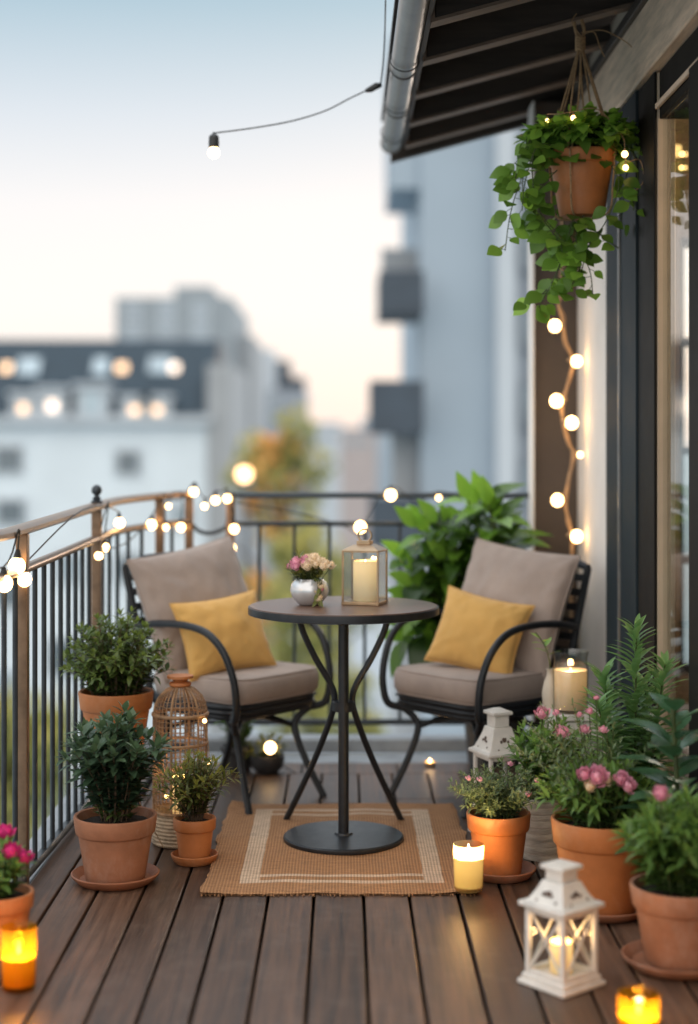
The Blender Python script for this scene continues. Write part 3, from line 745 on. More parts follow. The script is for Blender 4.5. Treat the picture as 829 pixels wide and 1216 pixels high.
# large leafy plant at the back railing
t = thing('leafy_plant', 'tall broad leaved green plant behind the right chair at the railing', 'potted plant', (.60, 6.20, .001), 0, 'potted plants')
pot_mb(.14, .3, .105, .2).build('pot', 'stone_dark', t); soil_mb(.125, .26).build('soil', 'soil', t)
sm, lm = MB(), MB(); q = random.Random(77)
for i in range(44):
    px = 482 + 104 * q.random(); py = 602 + 165 * q.random()
    if i < 5: px, py = [(556, 594), (580, 600), (566, 608), (588, 616), (572, 594)][i]
    tip_ = at(px, py, 6.12 + .2 * (q.random() - .5)) - V(t.location)
    tip_.y = max(-.17, min(.12, tip_.y))
    b = V((.05 * (q.random() - .5), .05 * (q.random() - .5), .26))
    pts = spline([b, b.lerp(tip_, .55) + V((.03, 0, .08)), tip_], 6)
    sm.tube(pts, [.006 - .003 * k / 12 for k in range(len(pts))], 6)
    for k in range(7):
        tt = .5 + .5 * (k + q.random() * .5) / 7; x = min(tt, .999) * (len(pts) - 1); j = int(x); p = pts[j].lerp(pts[j + 1], x - j)
        an = k * 2.4 + i; ax = (pts[j + 1] - pts[j]).normalized(); o = ax.orthogonal().normalized(); o2 = ax.cross(o)
        d = (o * math.cos(an) + o2 * math.sin(an)) + ax * .5 + V((0, -.25, .1))
        s_ = .8 + .5 * q.random()
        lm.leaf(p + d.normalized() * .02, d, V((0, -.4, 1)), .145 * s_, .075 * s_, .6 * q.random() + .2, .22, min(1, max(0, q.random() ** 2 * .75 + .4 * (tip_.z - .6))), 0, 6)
    lm.leaf(tip_, (pts[-1] - pts[-2]) + V((0, -.01, 0)), V((0, -1, .5)), .13, .06, .2, .25, .7 + .3 * q.random(), 0, 6)
sm.build('stems', 'stem', t); lm.build('foliage', 'leaf_big', t, ang=180)

# small dark bowl behind the left chair
t = thing('bowl_planter', 'dark stone bowl with low greenery on deck behind the left chair', 'potted plant', (-.295, 6.02, .001), 0, 'potted plants')
m = MB(); m.lathe([(.0001, 0), (.04, 0), (.06, .02), (.068, .05), (.066, .068), (.058, .068), (.054, .05), (.0001, .045)], 36); m.build('pot', 'stone_dark', t)
leaves(t, 'leaf_olive', seed=131, n=14, h=.1, r=.09, L_=.04, W_=.014, per=8, base_r=.03, z0=.045, start=.1)
t = thing('bushy_plant', 'low leafy bush in a dark pot under the left chair seat', 'potted plant', (-.41, 6.05, .001), 0, 'potted plants')
pot_mb(.07, .1, .05).build('pot', 'stone_dark', t); soil_mb(.058, .085).build('soil', 'soil', t)
leaves(t, 'leaf_mid', seed=133, n=26, h=.26, r=.12, L_=.06, W_=.02, per=9, base_r=.03, z0=.085, start=.1)

# ------------------------------------------------------------------ candles, lanterns
def votive(label, loc, r, h, fill, glass, wax_col, power, tilt=0):
    t = thing('votive_candle', label, 'candle', loc, 0, 'lit candles in glass tumblers')
    m = MB(); m.lathe([(.0001, 0), (r * .86, 0), (r * .93, .004), (r * .95, .01), (r, h * .6), (r * 1.01, h - .002), (r * .995, h), (r * .965, h - .002), (r * .95, h * .5), (r * .9, .012), (.0001, .01)], 40); m.build('glass', glass, t)
    hw = h * fill
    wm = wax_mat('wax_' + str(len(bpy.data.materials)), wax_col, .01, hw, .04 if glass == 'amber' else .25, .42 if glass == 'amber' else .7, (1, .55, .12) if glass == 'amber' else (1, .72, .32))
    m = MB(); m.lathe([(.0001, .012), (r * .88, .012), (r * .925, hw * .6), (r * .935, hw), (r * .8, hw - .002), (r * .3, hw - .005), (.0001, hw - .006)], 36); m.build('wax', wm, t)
    flame(t, (0, 0, hw - .005), 1.0, power)
    return t
def flame(t, p, s, power):
    p = V(p)
    m = MB(); m.tube([p, p + V((0, 0, .006 * s)), p + V((.001, 0, .011 * s))], .0011, 5); m.build('wick', 'wick', t)
    z = p.z + .007 * s
    m = MB(); m.lathe([(.00001, z), (.0035 * s, z + .004 * s), (.0052 * s, z + .010 * s), (.0042 * s, z + .018 * s), (.002 * s, z + .027 * s), (.00001, z + .036 * s)], 12, c=(p.x, p.y, 0)); m.build('flame', 'flame', t)
    lamp('candle_light', (p.x, p.y, z + .014 * s), power, rad=.01, parent=t)
votive('amber glass candle burning at the left edge of the deck', (-.757, 3.63, .001), .042, .145, .52, 'amber', (.8, .46, .1), 2.6)
votive('pale yellow glass candle burning at the rug corner beside the orange pot', (.353, 4.40, .010), .0435, .13, .72, 'frost', (.88, .72, .42), 7.0)
votive('amber glass candle burning at the bottom right, nearest the camera', (.625, 3.30, .001), .0445, .105, .55, 'amber', (.8, .46, .1), 2.6)
# small tealight at the back
t = thing('tealight', 'tiny lit tealight on the deck below the back railing', 'candle', (.34, 6.13, .001))
m = MB(); m.lathe([(.0001, 0), (.02, 0), (.021, .018), (.019, .018), (.018, .004), (.0001, .004)], 24); m.build('cup', 'brass', t)
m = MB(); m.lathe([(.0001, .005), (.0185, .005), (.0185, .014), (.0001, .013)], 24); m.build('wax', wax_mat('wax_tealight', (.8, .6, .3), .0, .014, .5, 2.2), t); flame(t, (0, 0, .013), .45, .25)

def pillar(label, loc, r, h, power, col=(.86, .7, .46), dip=True, parent_name='pillar_candle', s0=.12, s1=.55, fl_s=.75):
    t = thing(parent_name, label, 'candle', loc)
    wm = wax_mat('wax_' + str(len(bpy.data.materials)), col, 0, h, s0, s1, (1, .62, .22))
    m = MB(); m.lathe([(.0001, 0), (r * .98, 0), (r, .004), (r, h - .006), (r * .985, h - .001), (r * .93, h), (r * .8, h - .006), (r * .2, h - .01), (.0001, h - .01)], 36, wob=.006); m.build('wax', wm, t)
    flame(t, (0, 0, h - .011), fl_s, power); return t

# brass glass lantern on the table
TT = .7575
t = thing('glass_lantern', 'brass framed glass lantern with pillar candle on the round table', 'lantern', (.068, 4.99, TT), R(-17))
W2 = .058; D2 = .052; H2 = .158
m = MB(); m.box((0, 0, .005), (W2 * 2 + .008, D2 * 2 + .008, .01)); m.build('base', 'brass', t, bevel=.0015)
m = MB()
for sx in (-1, 1):
    for sy in (-1, 1): m.box((sx * W2, sy * D2, .01 + H2 / 2), (.006, .006, H2))
m.box((0, D2, .0125 + H2), (W2 * 2 + .006, .006, .005)); m.box((0, -D2, .0125 + H2), (W2 * 2 + .006, .006, .005))
m.box((W2, 0, .0125 + H2), (.006, D2 * 2 - .006, .005)); m.box((-W2, 0, .0125 + H2), (.006, D2 * 2 - .006, .005))
m.build('frame', 'brass', t, bevel=.001)
for (c, s_) in [((0, -D2, .01 + H2 / 2), (W2 * 2 - .007, .0012, H2 - .002)), ((0, D2, .01 + H2 / 2), (W2 * 2 - .007, .0012, H2 - .002)), ((W2, 0, .01 + H2 / 2), (.0012, D2 * 2 - .007, H2 - .002)), ((-W2, 0, .01 + H2 / 2), (.0012, D2 * 2 - .007, H2 - .002))]:
    m = MB(); m.box(c, s_); m.build('pane', 'glass', t, smooth=False)
m = MB(); z = .015 + H2
vs = [(a * (W2 + .004), b * (D2 + .004), z) for a, b in ((-1, -1), (1, -1), (1, 1), (-1, 1))] + [(a * .03, b * .028, z + .018) for a, b in ((-1, -1), (1, -1), (1, 1), (-1, 1))]
m.add(vs, [(0, 1, 5, 4), (1, 2, 6, 5), (2, 3, 7, 6), (3, 0, 4, 7), (4, 5, 6, 7), (3, 2, 1, 0)]); m.box((0, 0, z + .024), (.044, .04, .012)); m.build('roof', 'brass', t, bevel=.001)
m = MB(); m.tube([(.022 * math.cos(a), 0, z + .046 + .02 * math.sin(a)) for a in [2 * PI * k / 24 for k in range(24)]], .003, 8, closed=True); m.build('handle', 'brass', t)
pillar('thick cream pillar candle inside the brass lantern on the table', (.07, 4.99, TT + .0105), .039, .128, .5, s0=.22, s1=.85, fl_s=.35)

# flowers in silvered bowl
o = MB(); o.lathe([(.0001, 0), (.03, 0), (.036, .003), (.055, .025), (.0625, .045), (.058, .066), (.045, .08), (.043, .083), (.039, .08), (.052, .064), (.0001, .05)], 48)
ob = o.build('flower_bowl', 'silver', loc=(-.108, 4.955, TT + .0005)); tag(ob, 'small silvered round bowl holding flowers on the table', 'vase')
t = thing('flower_bouquet', 'pink and cream posy spilling from the silvered bowl on the table', 'flowers', (-.108, 4.955, TT + .055))
sm, lm = MB(), MB(); q = random.Random(9)
foliage(sm, lm, 200, 26, .085, .062, .03, .012, 7, .03, .0, start=.3)
foliage(sm, lm, 201, 5, .11, .05, .045, .006, 9, .03, .0, start=.3, lean=(-.5, 0))
pts_f = []
for k in range(22):
    a = k * 2.39996; rr = .058 * math.sqrt((k + .5) / 22); z = .092 - 8.5 * rr * rr + .012 * (q.random() - .5)
    pts_f.append((V((rr * math.cos(a) * 1.15, rr * math.sin(a), z)), .0135 if k % 3 else .016))
for k in range(7):                                                   # a few hang over the front
    pts_f.append((V((.025 + .03 * q.random(), -.058 - .012 * q.random(), .012 - .05 * q.random())), .009))
for k, (p, r) in enumerate(pts_f):
    pinkish = p.x < -.012 and p.z < .092 and k < 22
    flower_mb(p, r, 300 + k, 14, V((p.x * 8, p.y * 8 - .4, 1))).build('flower', 'pink' if (pinkish or k == 24) else 'cream', t, ang=180)
    sm.tube([(p.x * .3, p.y * .3, .0), p - V((0, 0, .004))] if k < 22 else spline([(p.x * .3, p.y * .5, .02), (p.x, p.y, .03), p], 4), .0012, 4)
    if k >= 22: lm.leaf(p, V((q.random() - .5, -.6, -.6)), V((0, -1, .3)), .03, .012, .2, .2, .6, 0)
sm.build('stems', 'stem', t); lm.build('foliage', 'leaf_olive', t, ang=180)

# white lanterns
M['glass_thin'] = glassy('glass_thin', (.97, .98, .98), .02)
M['glass_thin'].node_tree.nodes['Math.001'].inputs[2].default_value = .004
def white_lantern(label, loc, rz, s, h, braces=True):
    t = thing('white_lantern', label, 'lantern', loc, rz, 'white wooden lanterns')
    b = s / 2
    m = MB(); m.box((0, 0, .006), (s * 1.18, s * 1.18, .012)); m.box((0, 0, .019), (s * 1.06, s * 1.06, .014)); m.build('base', 'white_paint', t, bevel=.003)
    z0 = .026; zb = h * .60
    for sx in (-1, 1):
        for sy in (-1, 1):
            m = MB(); m.box((sx * (b - .008), sy * (b - .008), (z0 + zb) / 2), (.0125, .0125, zb - z0)); m.build('post', 'white_paint', t, bevel=.0025)
    for k in range(4):
        Rm = Matrix.Rotation(k * PI / 2, 3, 'Z')
        m = MB(); m.box(Rm @ V((0, -b + .008, zb - .007)), (s - .031, .012, .0135), Rm); m.build('rail', 'white_paint', t, bevel=.002)
        m = MB(); m.box(Rm @ V((0, -b + .008, z0 + .006)), (s - .031, .012, .012), Rm); m.build('rail', 'white_paint', t, bevel=.002)
    if braces:
        hh = zb - z0 - .03; ww = s - .032; L_ = math.hypot(hh, ww); an = math.atan2(hh, ww)
        for k in range(4):
            Rm = Matrix.Rotation(k * PI / 2, 3, 'Z'); m = MB()
            for q_, sg in enumerate((-1, 1)):
                m.box(Rm @ V((0, -b + .0055 + .0045 * q_, (z0 + zb) / 2)), (L_, .0035, .0045), Rm @ Matrix.Rotation(sg * an, 3, 'Y'))
            m.build('brace', 'white_paint', t)
    for k in range(4):
        Rm = Matrix.Rotation(k * PI / 2, 3, 'Z'); m = MB(); m.box(Rm @ V((0, -b + .0135, (z0 + zb) / 2)), (s - .032, .0012, zb - z0 - .028), Rm); m.build('pane', 'glass_thin', t, smooth=False)
    m = MB(); m.box((0, 0, zb + .006), (s * 1.16, s * 1.16, .012)); m.build('eave', 'white_paint', t, bevel=.003)
    # flared roof
    m = MB(); secs = [(s * .54, zb + .0125), (s * .47, zb + h * .04), (s * .39, zb + h * .09), (s * .31, zb + h * .15), (s * .26, zb + h * .2)]
    vs = []; fs = []
    for (w_, z) in secs: vs += [(-w_, -w_, z), (w_, -w_, z), (w_, w_, z), (-w_, w_, z)]
    for i in range(len(secs) - 1):
        for k in range(4):
            l = (k + 1) % 4; fs.append((i * 4 + k, i * 4 + l, i * 4 + 4 + l, i * 4 + 4 + k))
    fs += [(3, 2, 1, 0), tuple(16 + k for k in range(4))]
    m.add(vs, fs); rf = m.build('roof', 'white_paint', t, bevel=.002, ang=30)
    m = MB()                                                           # worn spots and vent holes on the roof
    for k in range(4):
        Rm = Matrix.Rotation(k * PI / 2, 3, 'Z')
        for (dx, f, rr) in ((0, .5, .009), (.012, .42, .005), (-.013, .44, .006), (.03, .2, .004), (-.028, .13, .003)):
            z = zb + .0125 + (h * .2 - .0125) * f
            for i in range(4):
                if secs[i][1] <= z <= secs[i + 1][1]:
                    tt = (z - secs[i][1]) / (secs[i + 1][1] - secs[i][1]); ww = secs[i][0] + (secs[i + 1][0] - secs[i][0]) * tt
                    slope = math.atan2(secs[i][0] - secs[i + 1][0], secs[i + 1][1] - secs[i][1])
                    pts = []
                    q_ = Rm @ Matrix.Rotation(-slope, 3, 'X')
                    for a in range(9):
                        an = 2 * PI * a / 9; r_ = rr * (.7 + .5 * rnd.random())
                        pts.append(Rm @ V((dx, -ww - .0016, z)) + q_ @ V((math.cos(an) * r_, 0, math.sin(an) * r_)))
                    m.add(pts, [tuple(range(9))])
    m.build('chipped_spot', 'chip', rf, smooth=False)
    zt = zb + h * .2; c = s * .25
    m = MB(); m.box((0, 0, zt + h * .045), (c * 1.72, c * 1.72, h * .09)); m.build('chimney', 'white_paint', t, bevel=.003)
    m = MB(); zc = zt + h * .09; m.box((0, 0, zc + .005), (c * 2.3, c * 2.3, .01))
    vs = [(a * c * 1.1, b_ * c * 1.1, zc + .0102) for a, b_ in ((-1, -1), (1, -1), (1, 1), (-1, 1))] + [(a * c * .35, b_ * c * .35, zc + h * .045) for a, b_ in ((-1, -1), (1, -1), (1, 1), (-1, 1))]
    m.add(vs, [(0, 1, 5, 4), (1, 2, 6, 5), (2, 3, 7, 6), (3, 0, 4, 7), (4, 5, 6, 7)]); m.build('cap', 'white_paint', t, bevel=.002)
    return t
white_lantern('white distressed wooden lantern with X braces in the foreground', (.512, 3.66, .001), R(40), .125, .305)
pillar('short lit candle inside the white foreground lantern', (.512, 3.665, .0285), .027, .072, .75, (.8, .6, .32), s0=.25, s1=.95, fl_s=.6)
white_lantern('small white weathered lantern half hidden in the herbs before the right chair', (.502, 5.06, .001), R(22), .125, .44, False)

# white stool with candle jar and bud vase
t = thing('plant_stool', 'white painted stool half hidden by flowers, holding the candle jar', 'stool', (.765, 5.12, .001))
m = MB(); m.box((0, 0, .385), (.21, .21, .022)); m.build('seat', 'white_paint', t, bevel=.004)
for sx in (-1, 1):
    for sy in (-1, 1): m = MB(); m.box((sx * .085, sy * .085, .187), (.028, .028, .374)); m.build('leg', 'white_paint', t, bevel=.003)
m = MB(); m.box((0, -.085, .15), (.142, .016, .03)); m.build('rail', 'white_paint', t, bevel=.002); m = MB(); m.box((0, .085, .15), (.142, .016, .03)); m.build('rail', 'white_paint', t, bevel=.002)
m = MB(); m.box((0, -.088, .34), (.142, .014, .06)); m.build('apron', 'white_paint', t, bevel=.002)
t = thing('candle_jar', 'tall clear glass jar with peach wax candle beside the right chair', 'candle', (.739, 5.07, .3985))
m = MB(); r = .057; h = .198
m.lathe([(.0001, 0), (r * .95, 0), (r, .006), (r, h * .76), (r * .94, h * .82), (r * .95, h * .9), (r * 1.03, h * .97), (r * 1.03, h), (r * .98, h), (r * .9, h * .85), (r * .95, h * .74), (r * .95, .01), (.0001, .008)], 44); m.build('glass', 'glass', t)
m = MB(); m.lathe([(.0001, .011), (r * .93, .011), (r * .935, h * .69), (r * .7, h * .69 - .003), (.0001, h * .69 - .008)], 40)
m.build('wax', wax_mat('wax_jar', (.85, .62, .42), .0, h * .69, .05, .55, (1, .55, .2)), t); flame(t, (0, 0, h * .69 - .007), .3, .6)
t = thing('bud_vase', 'slim cream bud vase beside the candle jar', 'vase', (.685, 5.15, .3985))
m = MB(); m.lathe([(.0001, 0), (.022, 0), (.027, .01), (.029, .05), (.022, .085), (.013, .105), (.013, .12), (.016, .128), (.012, .128), (.01, .1), (.0001, .06)], 28); m.build('vase', 'ceramic', t)
t = thing('leafy_sprig', 'green leafy sprig standing in the slim cream bud vase', 'sprig', (.685, 5.15, .47))
sm, lm = MB(), MB(); pts = spline([(0, 0, 0), (-.005, -.01, .08), (-.025, -.02, .14), (-.055, -.03, .18)], 6); sm.tube(pts, .002, 6)
for k in range(7):
    p = pts[8 + k * 1]; a = k * 2.4; lm.leaf(p, V((math.cos(a) - .3, math.sin(a) - .4, .5)), V((0, 0, 1)), .05, .02, .2, .2, .5 + .07 * k, 0, 5)
sm.build('stems', 'stem', t); lm.build('foliage', 'leaf_vine', t, ang=180)

# ------------------------------------------------------------------ wicker cage lantern
t = thing('wicker_lantern', 'domed wicker cage lantern with woven base beside the left chair', 'lantern', (-.52, 4.96, .001))
r0 = .083; zd = .41
def cage_r(z):
    if z < zd: return r0
    k = (z - zd) / .09; return r0 * math.sqrt(max(.02, 1 - k * k * .96))
m = MB()
for k in range(34):
    a = 2 * PI * k / 34; pts = []
    for z in (.1, .2, .3, .36, zd, .43, .45, .465, .478, .49, .499): pts.append((cage_r(z) * math.cos(a), cage_r(z) * math.sin(a), z))
    m.tube(pts, .0017, 5)
for i in range(24):
    z = .115 + i * .0155; rr = cage_r(z) + .0016
    m.tube([(rr * math.cos(2 * PI * k / 40), rr * math.sin(2 * PI * k / 40), z + .002 * math.sin(k * 1.7 + i)) for k in range(40)], .0011, 5, closed=True)
m.build('cage', 'cane', t)
m = MB()
for z, w_ in ((.105, .006), (.215, .005), (.318, .005), (zd, .006), (.499, .005)):
    rr = cage_r(z) + .003; m.tube([(rr * math.cos(2 * PI * k / 40), rr * math.sin(2 * PI * k / 40), z) for k in range(40)], w_, 8, closed=True)
for k in range(6):
    a = 2 * PI * k / 6 + .3; m.tube([(cage_r(z) * 1.03 * math.cos(a), cage_r(z) * 1.03 * math.sin(a), z) for z in (.1, .25, zd, .44, .465, .488, .499)], .004, 6)
m.build('hoop', 'cane', t)
m = MB()
for i in range(9): m.tube([((.084 + .002 * math.sin(k * PI + i * PI)) * math.cos(2 * PI * k / 40), (.084 + .002 * math.sin(k * PI + i * PI)) * math.sin(2 * PI * k / 40), .008 + i * .0115) for k in range(40)], .0064, 6, closed=True)
m.lathe([(.0001, .002), (.08, .002), (.08, .1), (.076, .1), (.076, .01), (.0001, .01)], 36); m.build('basket', 'cane_pale', t)
m = MB(); m.lathe([(.0001, .499), (.032, .499), (.036, .503), (.034, .51), (.022, .513), (.026, .52), (.042, .524), (.042, .532), (.0001, .535)], 32); m.build('finial', 'terracotta_orange', t)
pillar('warm candle glowing inside the domed wicker lantern', (-.52, 4.96, .012), .03, .2, .45, (.8, .6, .35), s0=.2, s1=1.0)

# ------------------------------------------------------------------ railings
LP = [(-1.02, 2.9), (-.985, 3.5), (-.95, 3.95), (-.925, 4.3), (-.90, 5.0), (-.885, 5.5), (-.855, 5.92), (-.76, 6.22), (-.64, 6.46)]
lpath = spline([(x, y, 0) for x, y in LP], 10)
def path_at(s):
    acc = 0
    for a, b in zip(lpath, lpath[1:]):
        l = (b - a).length
        if acc + l >= s: return a.lerp(b, (s - acc) / l), (b - a).normalized()
        acc += l
    return lpath[-1], (lpath[-1] - lpath[-2]).normalized()
plen = sum((b - a).length for a, b in zip(lpath, lpath[1:]))
def rail_h(y): return 1.022 + .04 * max(0, min(1, (y - 4.3) / 2.1))
def path_px(px):                                     # the place along the railing that stands in a given direction
    best = min(range(400), key=lambda k: abs(CX + path_at(plen * k / 400)[0].x * F / path_at(plen * k / 400)[0].y - px))
    return path_at(plen * best / 400)[0]
t = thing('balcony_railing', 'curved bronze topped metal balcony railing wound with bulbs along left side', 'railing')
def ribbon(pts, wd, ht, mb):
    for i in range(len(pts)): pass
    prof = [(-wd, -ht * .4), (-wd, ht * .4), (-wd * .6, ht), (wd * .6, ht), (wd, ht * .4), (wd, -ht * .4), (wd * .5, -ht), (-wd * .5, -ht)]
    vs = []; fs = []; n = len(pts)
    for i in range(n):
        d = (pts[min(i + 1, n - 1)] - pts[max(0, i - 1)]).normalized(); sd_ = V((d.y, -d.x, 0)).normalized()
        for (a, b) in prof: vs.append(pts[i] + sd_ * a + V((0, 0, b)))
    for i in range(n - 1):
        for k in range(8):
            l = (k + 1) % 8; fs.append((i * 8 + k, i * 8 + l, i * 8 + 8 + l, i * 8 + 8 + k))
    fs += [tuple(range(7, -1, -1)), tuple((n - 1) * 8 + k for k in range(8))]
    mb.add(vs, fs)
m = MB(); ribbon([V((p.x, p.y, rail_h(p.y))) for p in lpath], .026, .014, m); m.build('top_rail', 'bronze', t, ang=50)
m = MB(); ribbon([V((p.x, p.y, rail_h(p.y) - .115)) for p in lpath], .017, .012, m); m.build('mid_rail', 'bronze', t, ang=50)
m = MB(); ribbon([V((p.x, p.y, .028)) for p in lpath], .016, .014, m); m.build('bottom_rail', 'rail', t, ang=50)
posts = [path_px(27), path_px(115), path_px(190), lpath[-1]]
for k, p in enumerate(posts):
    m = MB(); hh = rail_h(p.y) - .013
    m.box((p.x, p.y, hh / 2 - .06), (.034, .034, hh + .12)); po = m.build('post', 'bronze' if k else 'bronze', t, bevel=.003)
    if k == 1:
        f = MB(); z = rail_h(p.y) + .012
        f.lathe([(.02, z), (.022, z + .006), (.013, z + .012), (.016, z + .018), (.009, z + .024), (.0085, z + .028), (.0165, z + .036), (.019, z + .046), (.0165, z + .056), (.008, z + .064), (.0001, z + .066)], 24, c=(p.x, p.y, 0)); f.build('finial', 'rail', po)
s = .06
while s < plen - .05:
    p, d = path_at(s); s += .118
    if min((p - q_).length for q_ in posts) < .03 or p.y < 3.6: continue
    m = MB(); z1 = rail_h(p.y) - .127
    m.tube([(p.x, p.y, .03), (p.x, p.y, z1)], .0078, 8); m.build('baluster', 'rail', t)
# back railing
BY = 6.47
t = thing('balcony_railing', 'straight dark grey metal railing across the back of the balcony', 'railing')
xs, xe = -.47, .775
m = MB(); ribbon([V((xs - .02, BY, 1.056)), V((xe, BY, 1.056))], .022, .012, m); m.build('top_rail', 'rail', t, ang=50)
m = MB(); ribbon([V((xs - .02, BY, .938)), V((xe, BY, .938))], .014, .010, m); m.build('mid_rail', 'rail', t, ang=50)
m = MB(); ribbon([V((xs - .17, BY, .115)), V((xe, BY, .115))], .014, .012, m); m.build('bottom_rail', 'rail', t, ang=50)
m = MB(); m.box((xs, BY, .52), (.034, .034, 1.04)); m.build('post', 'bronze', t, bevel=.003)
m = MB(); m.tube(spline([(-.64, BY - .01, .95), (-.60, BY - .02, .91), (-.555, BY - .02, .90), (-.51, BY - .02, .912), (xs, BY, .935)], 6), .009, 8); m.build('curved_link', 'rail', t)
k = 0; x = xs + .12
while x < xe - .02:
    m = MB(); m.tube([(x, BY, .12), (x, BY, .93)], .0072, 8); m.build('baluster', 'rail', t); x += .146

# ------------------------------------------------------------------ string lights
def bulb(t, p, r, cap_dir=V((0, 0, 1)), mat='bulb', cap='cord_dark', capl=.03):
    r *= .84; m = MB(); m.ball(V(p), r, 18, 1.05); b = m.build('bulb', mat, t)
    c = MB(); cd = cap_dir.normalized(); c.tube([V(p) + cd * r * .85, V(p) + cd * (r + capl * .4), V(p) + cd * (r + capl)], [r * .5, r * .42, r * .25], 10); c.build('socket', cap, b)
    return V(p) + cd * (r + capl)
t = thing('string_lights', 'warm globe bulbs on a dark cord wound along the left railing', 'string lights', group=None)
spots = [(5, 693, .027), (20, 672, .028), (29, 688, .025), (142, 621, .022), (125, 650, .017), (117, 660, .018), (180, 623, .022), (197, 626, .013), (215, 626, .019), (200, 601, .012), (230, 584, .020), (243, 601, .014), (256, 594, .019), (270, 592, .019), (278, 628, .021), (275, 651, .02)]
cordpts = []
for (px, py, r) in spots:
    q_ = path_px(min(px, 222)); d = q_.y if px < 222 else BY
    p = at(px, py, d - .045); top = bulb(t, p, r, V((.15 * (rnd.random() - .5), .1, 1)), capl=.022)
    cordpts.append(top)
m = MB(); cp = []
for i, p in enumerate(cordpts):
    if i:
        a = cordpts[i - 1]; mid = a.lerp(p, .5); L0 = (p - a).length
        q_ = path_px(min(CX + mid.x * F / mid.y, 222)); zz = rail_h(q_.y)
        cp.append(V((q_.x + .03 if mid.x < -.66 else mid.x, mid.y, zz + .012)) if i % 2 else mid - V((0, 0, min(.05, L0 * .2))))
    cp.append(p)
m.tube(spline([V((-.93, 3.7, .99))] + cp, 5), .0026, 5); m.build('cord', 'cord_dark', t)
t = thing('string_lights', 'warm globe bulbs spaced along the top rail of the back railing', 'string lights')
tops = []
for (px, py, r) in [(428, 626, .027), (464, 588, .026), (521, 591, .012)]:
    tops.append(bulb(t, at(px, py, BY - .05), r, V((0, .2, 1)) if px != 428 else V((0, .3, -.6)), capl=.016))
m = MB(); m.tube(spline([(-.46, BY - .03, 1.03), (-.2, BY - .03, .985), (0.0, BY - .03, .93), tops[0], (.1, BY - .03, .97), tops[1], (.3, BY - .03, 1.03), tops[2], (.55, BY - .03, 1.04), (.76, BY - .03, 1.05)], 6), .0024, 5); m.build('cord', 'cord_dark', t)
# hanging string by the wall
t = thing('string_lights', 'tan corded string of round bulbs hanging beside the white wall', 'string lights')
dd = 6.12
cord = [(668, 338), (663, 360), (668, 378), (672, 405), (680, 428), (676, 448), (669, 478), (668, 500), (674, 525), (682, 540), (676, 565), (671, 596), (676, 620), (679, 640), (677, 700), (680, 780), (672, 860)]
cp = [V((.86, 6.2, 2.60)), V((.862, 6.17, 2.3))] + [at(x, y, dd + .02) for x, y in cord]
m = MB(); m.tube(spline(cp, 6), .0062, 7)
m.tube(spline([p + V((.010 * math.sin(i * 2.1), -.008 * math.cos(i * 2.1), 0)) for i, p in enumerate(cp)], 6), .004, 6); m.build('cord', 'cord_tan', t)
for (px, py, r, sx) in [(659, 387, .028, 1), (685, 429, .026, -1), (661, 476, .030, 1), (679, 502, .029, -1), (689, 540, .013, -1), (662, 594, .028, 1), (685, 637, .028, -1)]:
    bulb(t, at(px, py, dd - .02), r, V((sx, .3, .15)), cap='cord_tan', capl=.018)
# low lights on the deck at the back and around the wicker lantern
t = thing('fairy_lights', 'loose fairy lights on the deck around the woven lantern base', 'fairy lights')
fl = [at(243, 856, 4.9), at(161, 938, 4.78), at(198, 946, 4.86), at(248, 905, 4.9)]
for p in fl: bulb(t, p, .0085, V((0, .3, 1)), 'fairy', 'cord_tan', .008)
m = MB(); m.tube(spline([(-.56, 4.85, .012), fl[1], fl[2], (-.46, 4.86, .15), fl[3], fl[0], (-.44, 4.97, .3)], 6), .0015, 5); m.build('cord', 'cord_tan', t)
t = thing('globe_light', 'single glowing globe bulb resting on the dark stone bowl planter', 'bulb light')
pb = at(321, 888, 5.96); bulb(t, pb, .026, V((0, .5, -.8)), capl=.02); m = MB(); m.tube(spline([pb + V((0, .02, -.035)), pb + V((.02, .03, -.06)), pb + V((.1, .05, -.11))], 5), .002, 5); m.build('cord', 'cord_dark', t)

# festoon bulb on the gutter
t = thing('festoon_light', 'lone bulb on a thin wire reaching out from the gutter', 'string lights')
gd = 5.35
pb = at(254, 181, gd); bulb(t, pb, .0235, V((0, 0, 1)), capl=.001)
m = MB(); m.lathe([(.017, .016), (.0185, .03), (.017, .055), (.012, .06), (.004, .066), (.003, .07)], 18, c=pb); m.build('lamp_holder', 'cord_dark', t)
m = MB(); m.tube(spline([pb + V((0, 0, .066)), at(262, 157, gd), at(300, 152, gd), at(345, 144, gd + .02), at(385, 132, gd + .03), at(415, 117, gd + .05), at(436, 107, gd + .06)], 7), .0026, 6)
m.tube(spline([at(452, 100, gd + .07), at(455, 75, gd + .03), at(457, 40, gd - .1), at(458, 0, gd - .3)], 6), .0025, 6)
m.build('cord', 'cord_dark', t)
m = MB(); m.tube([at(434, 108, gd + .06), at(440, 106, gd + .06), at(447, 102, gd + .06), at(452, 101, gd + .07)], [.006, .011, .012, .008], 10); m.build('plug', 'cord_dark', t)

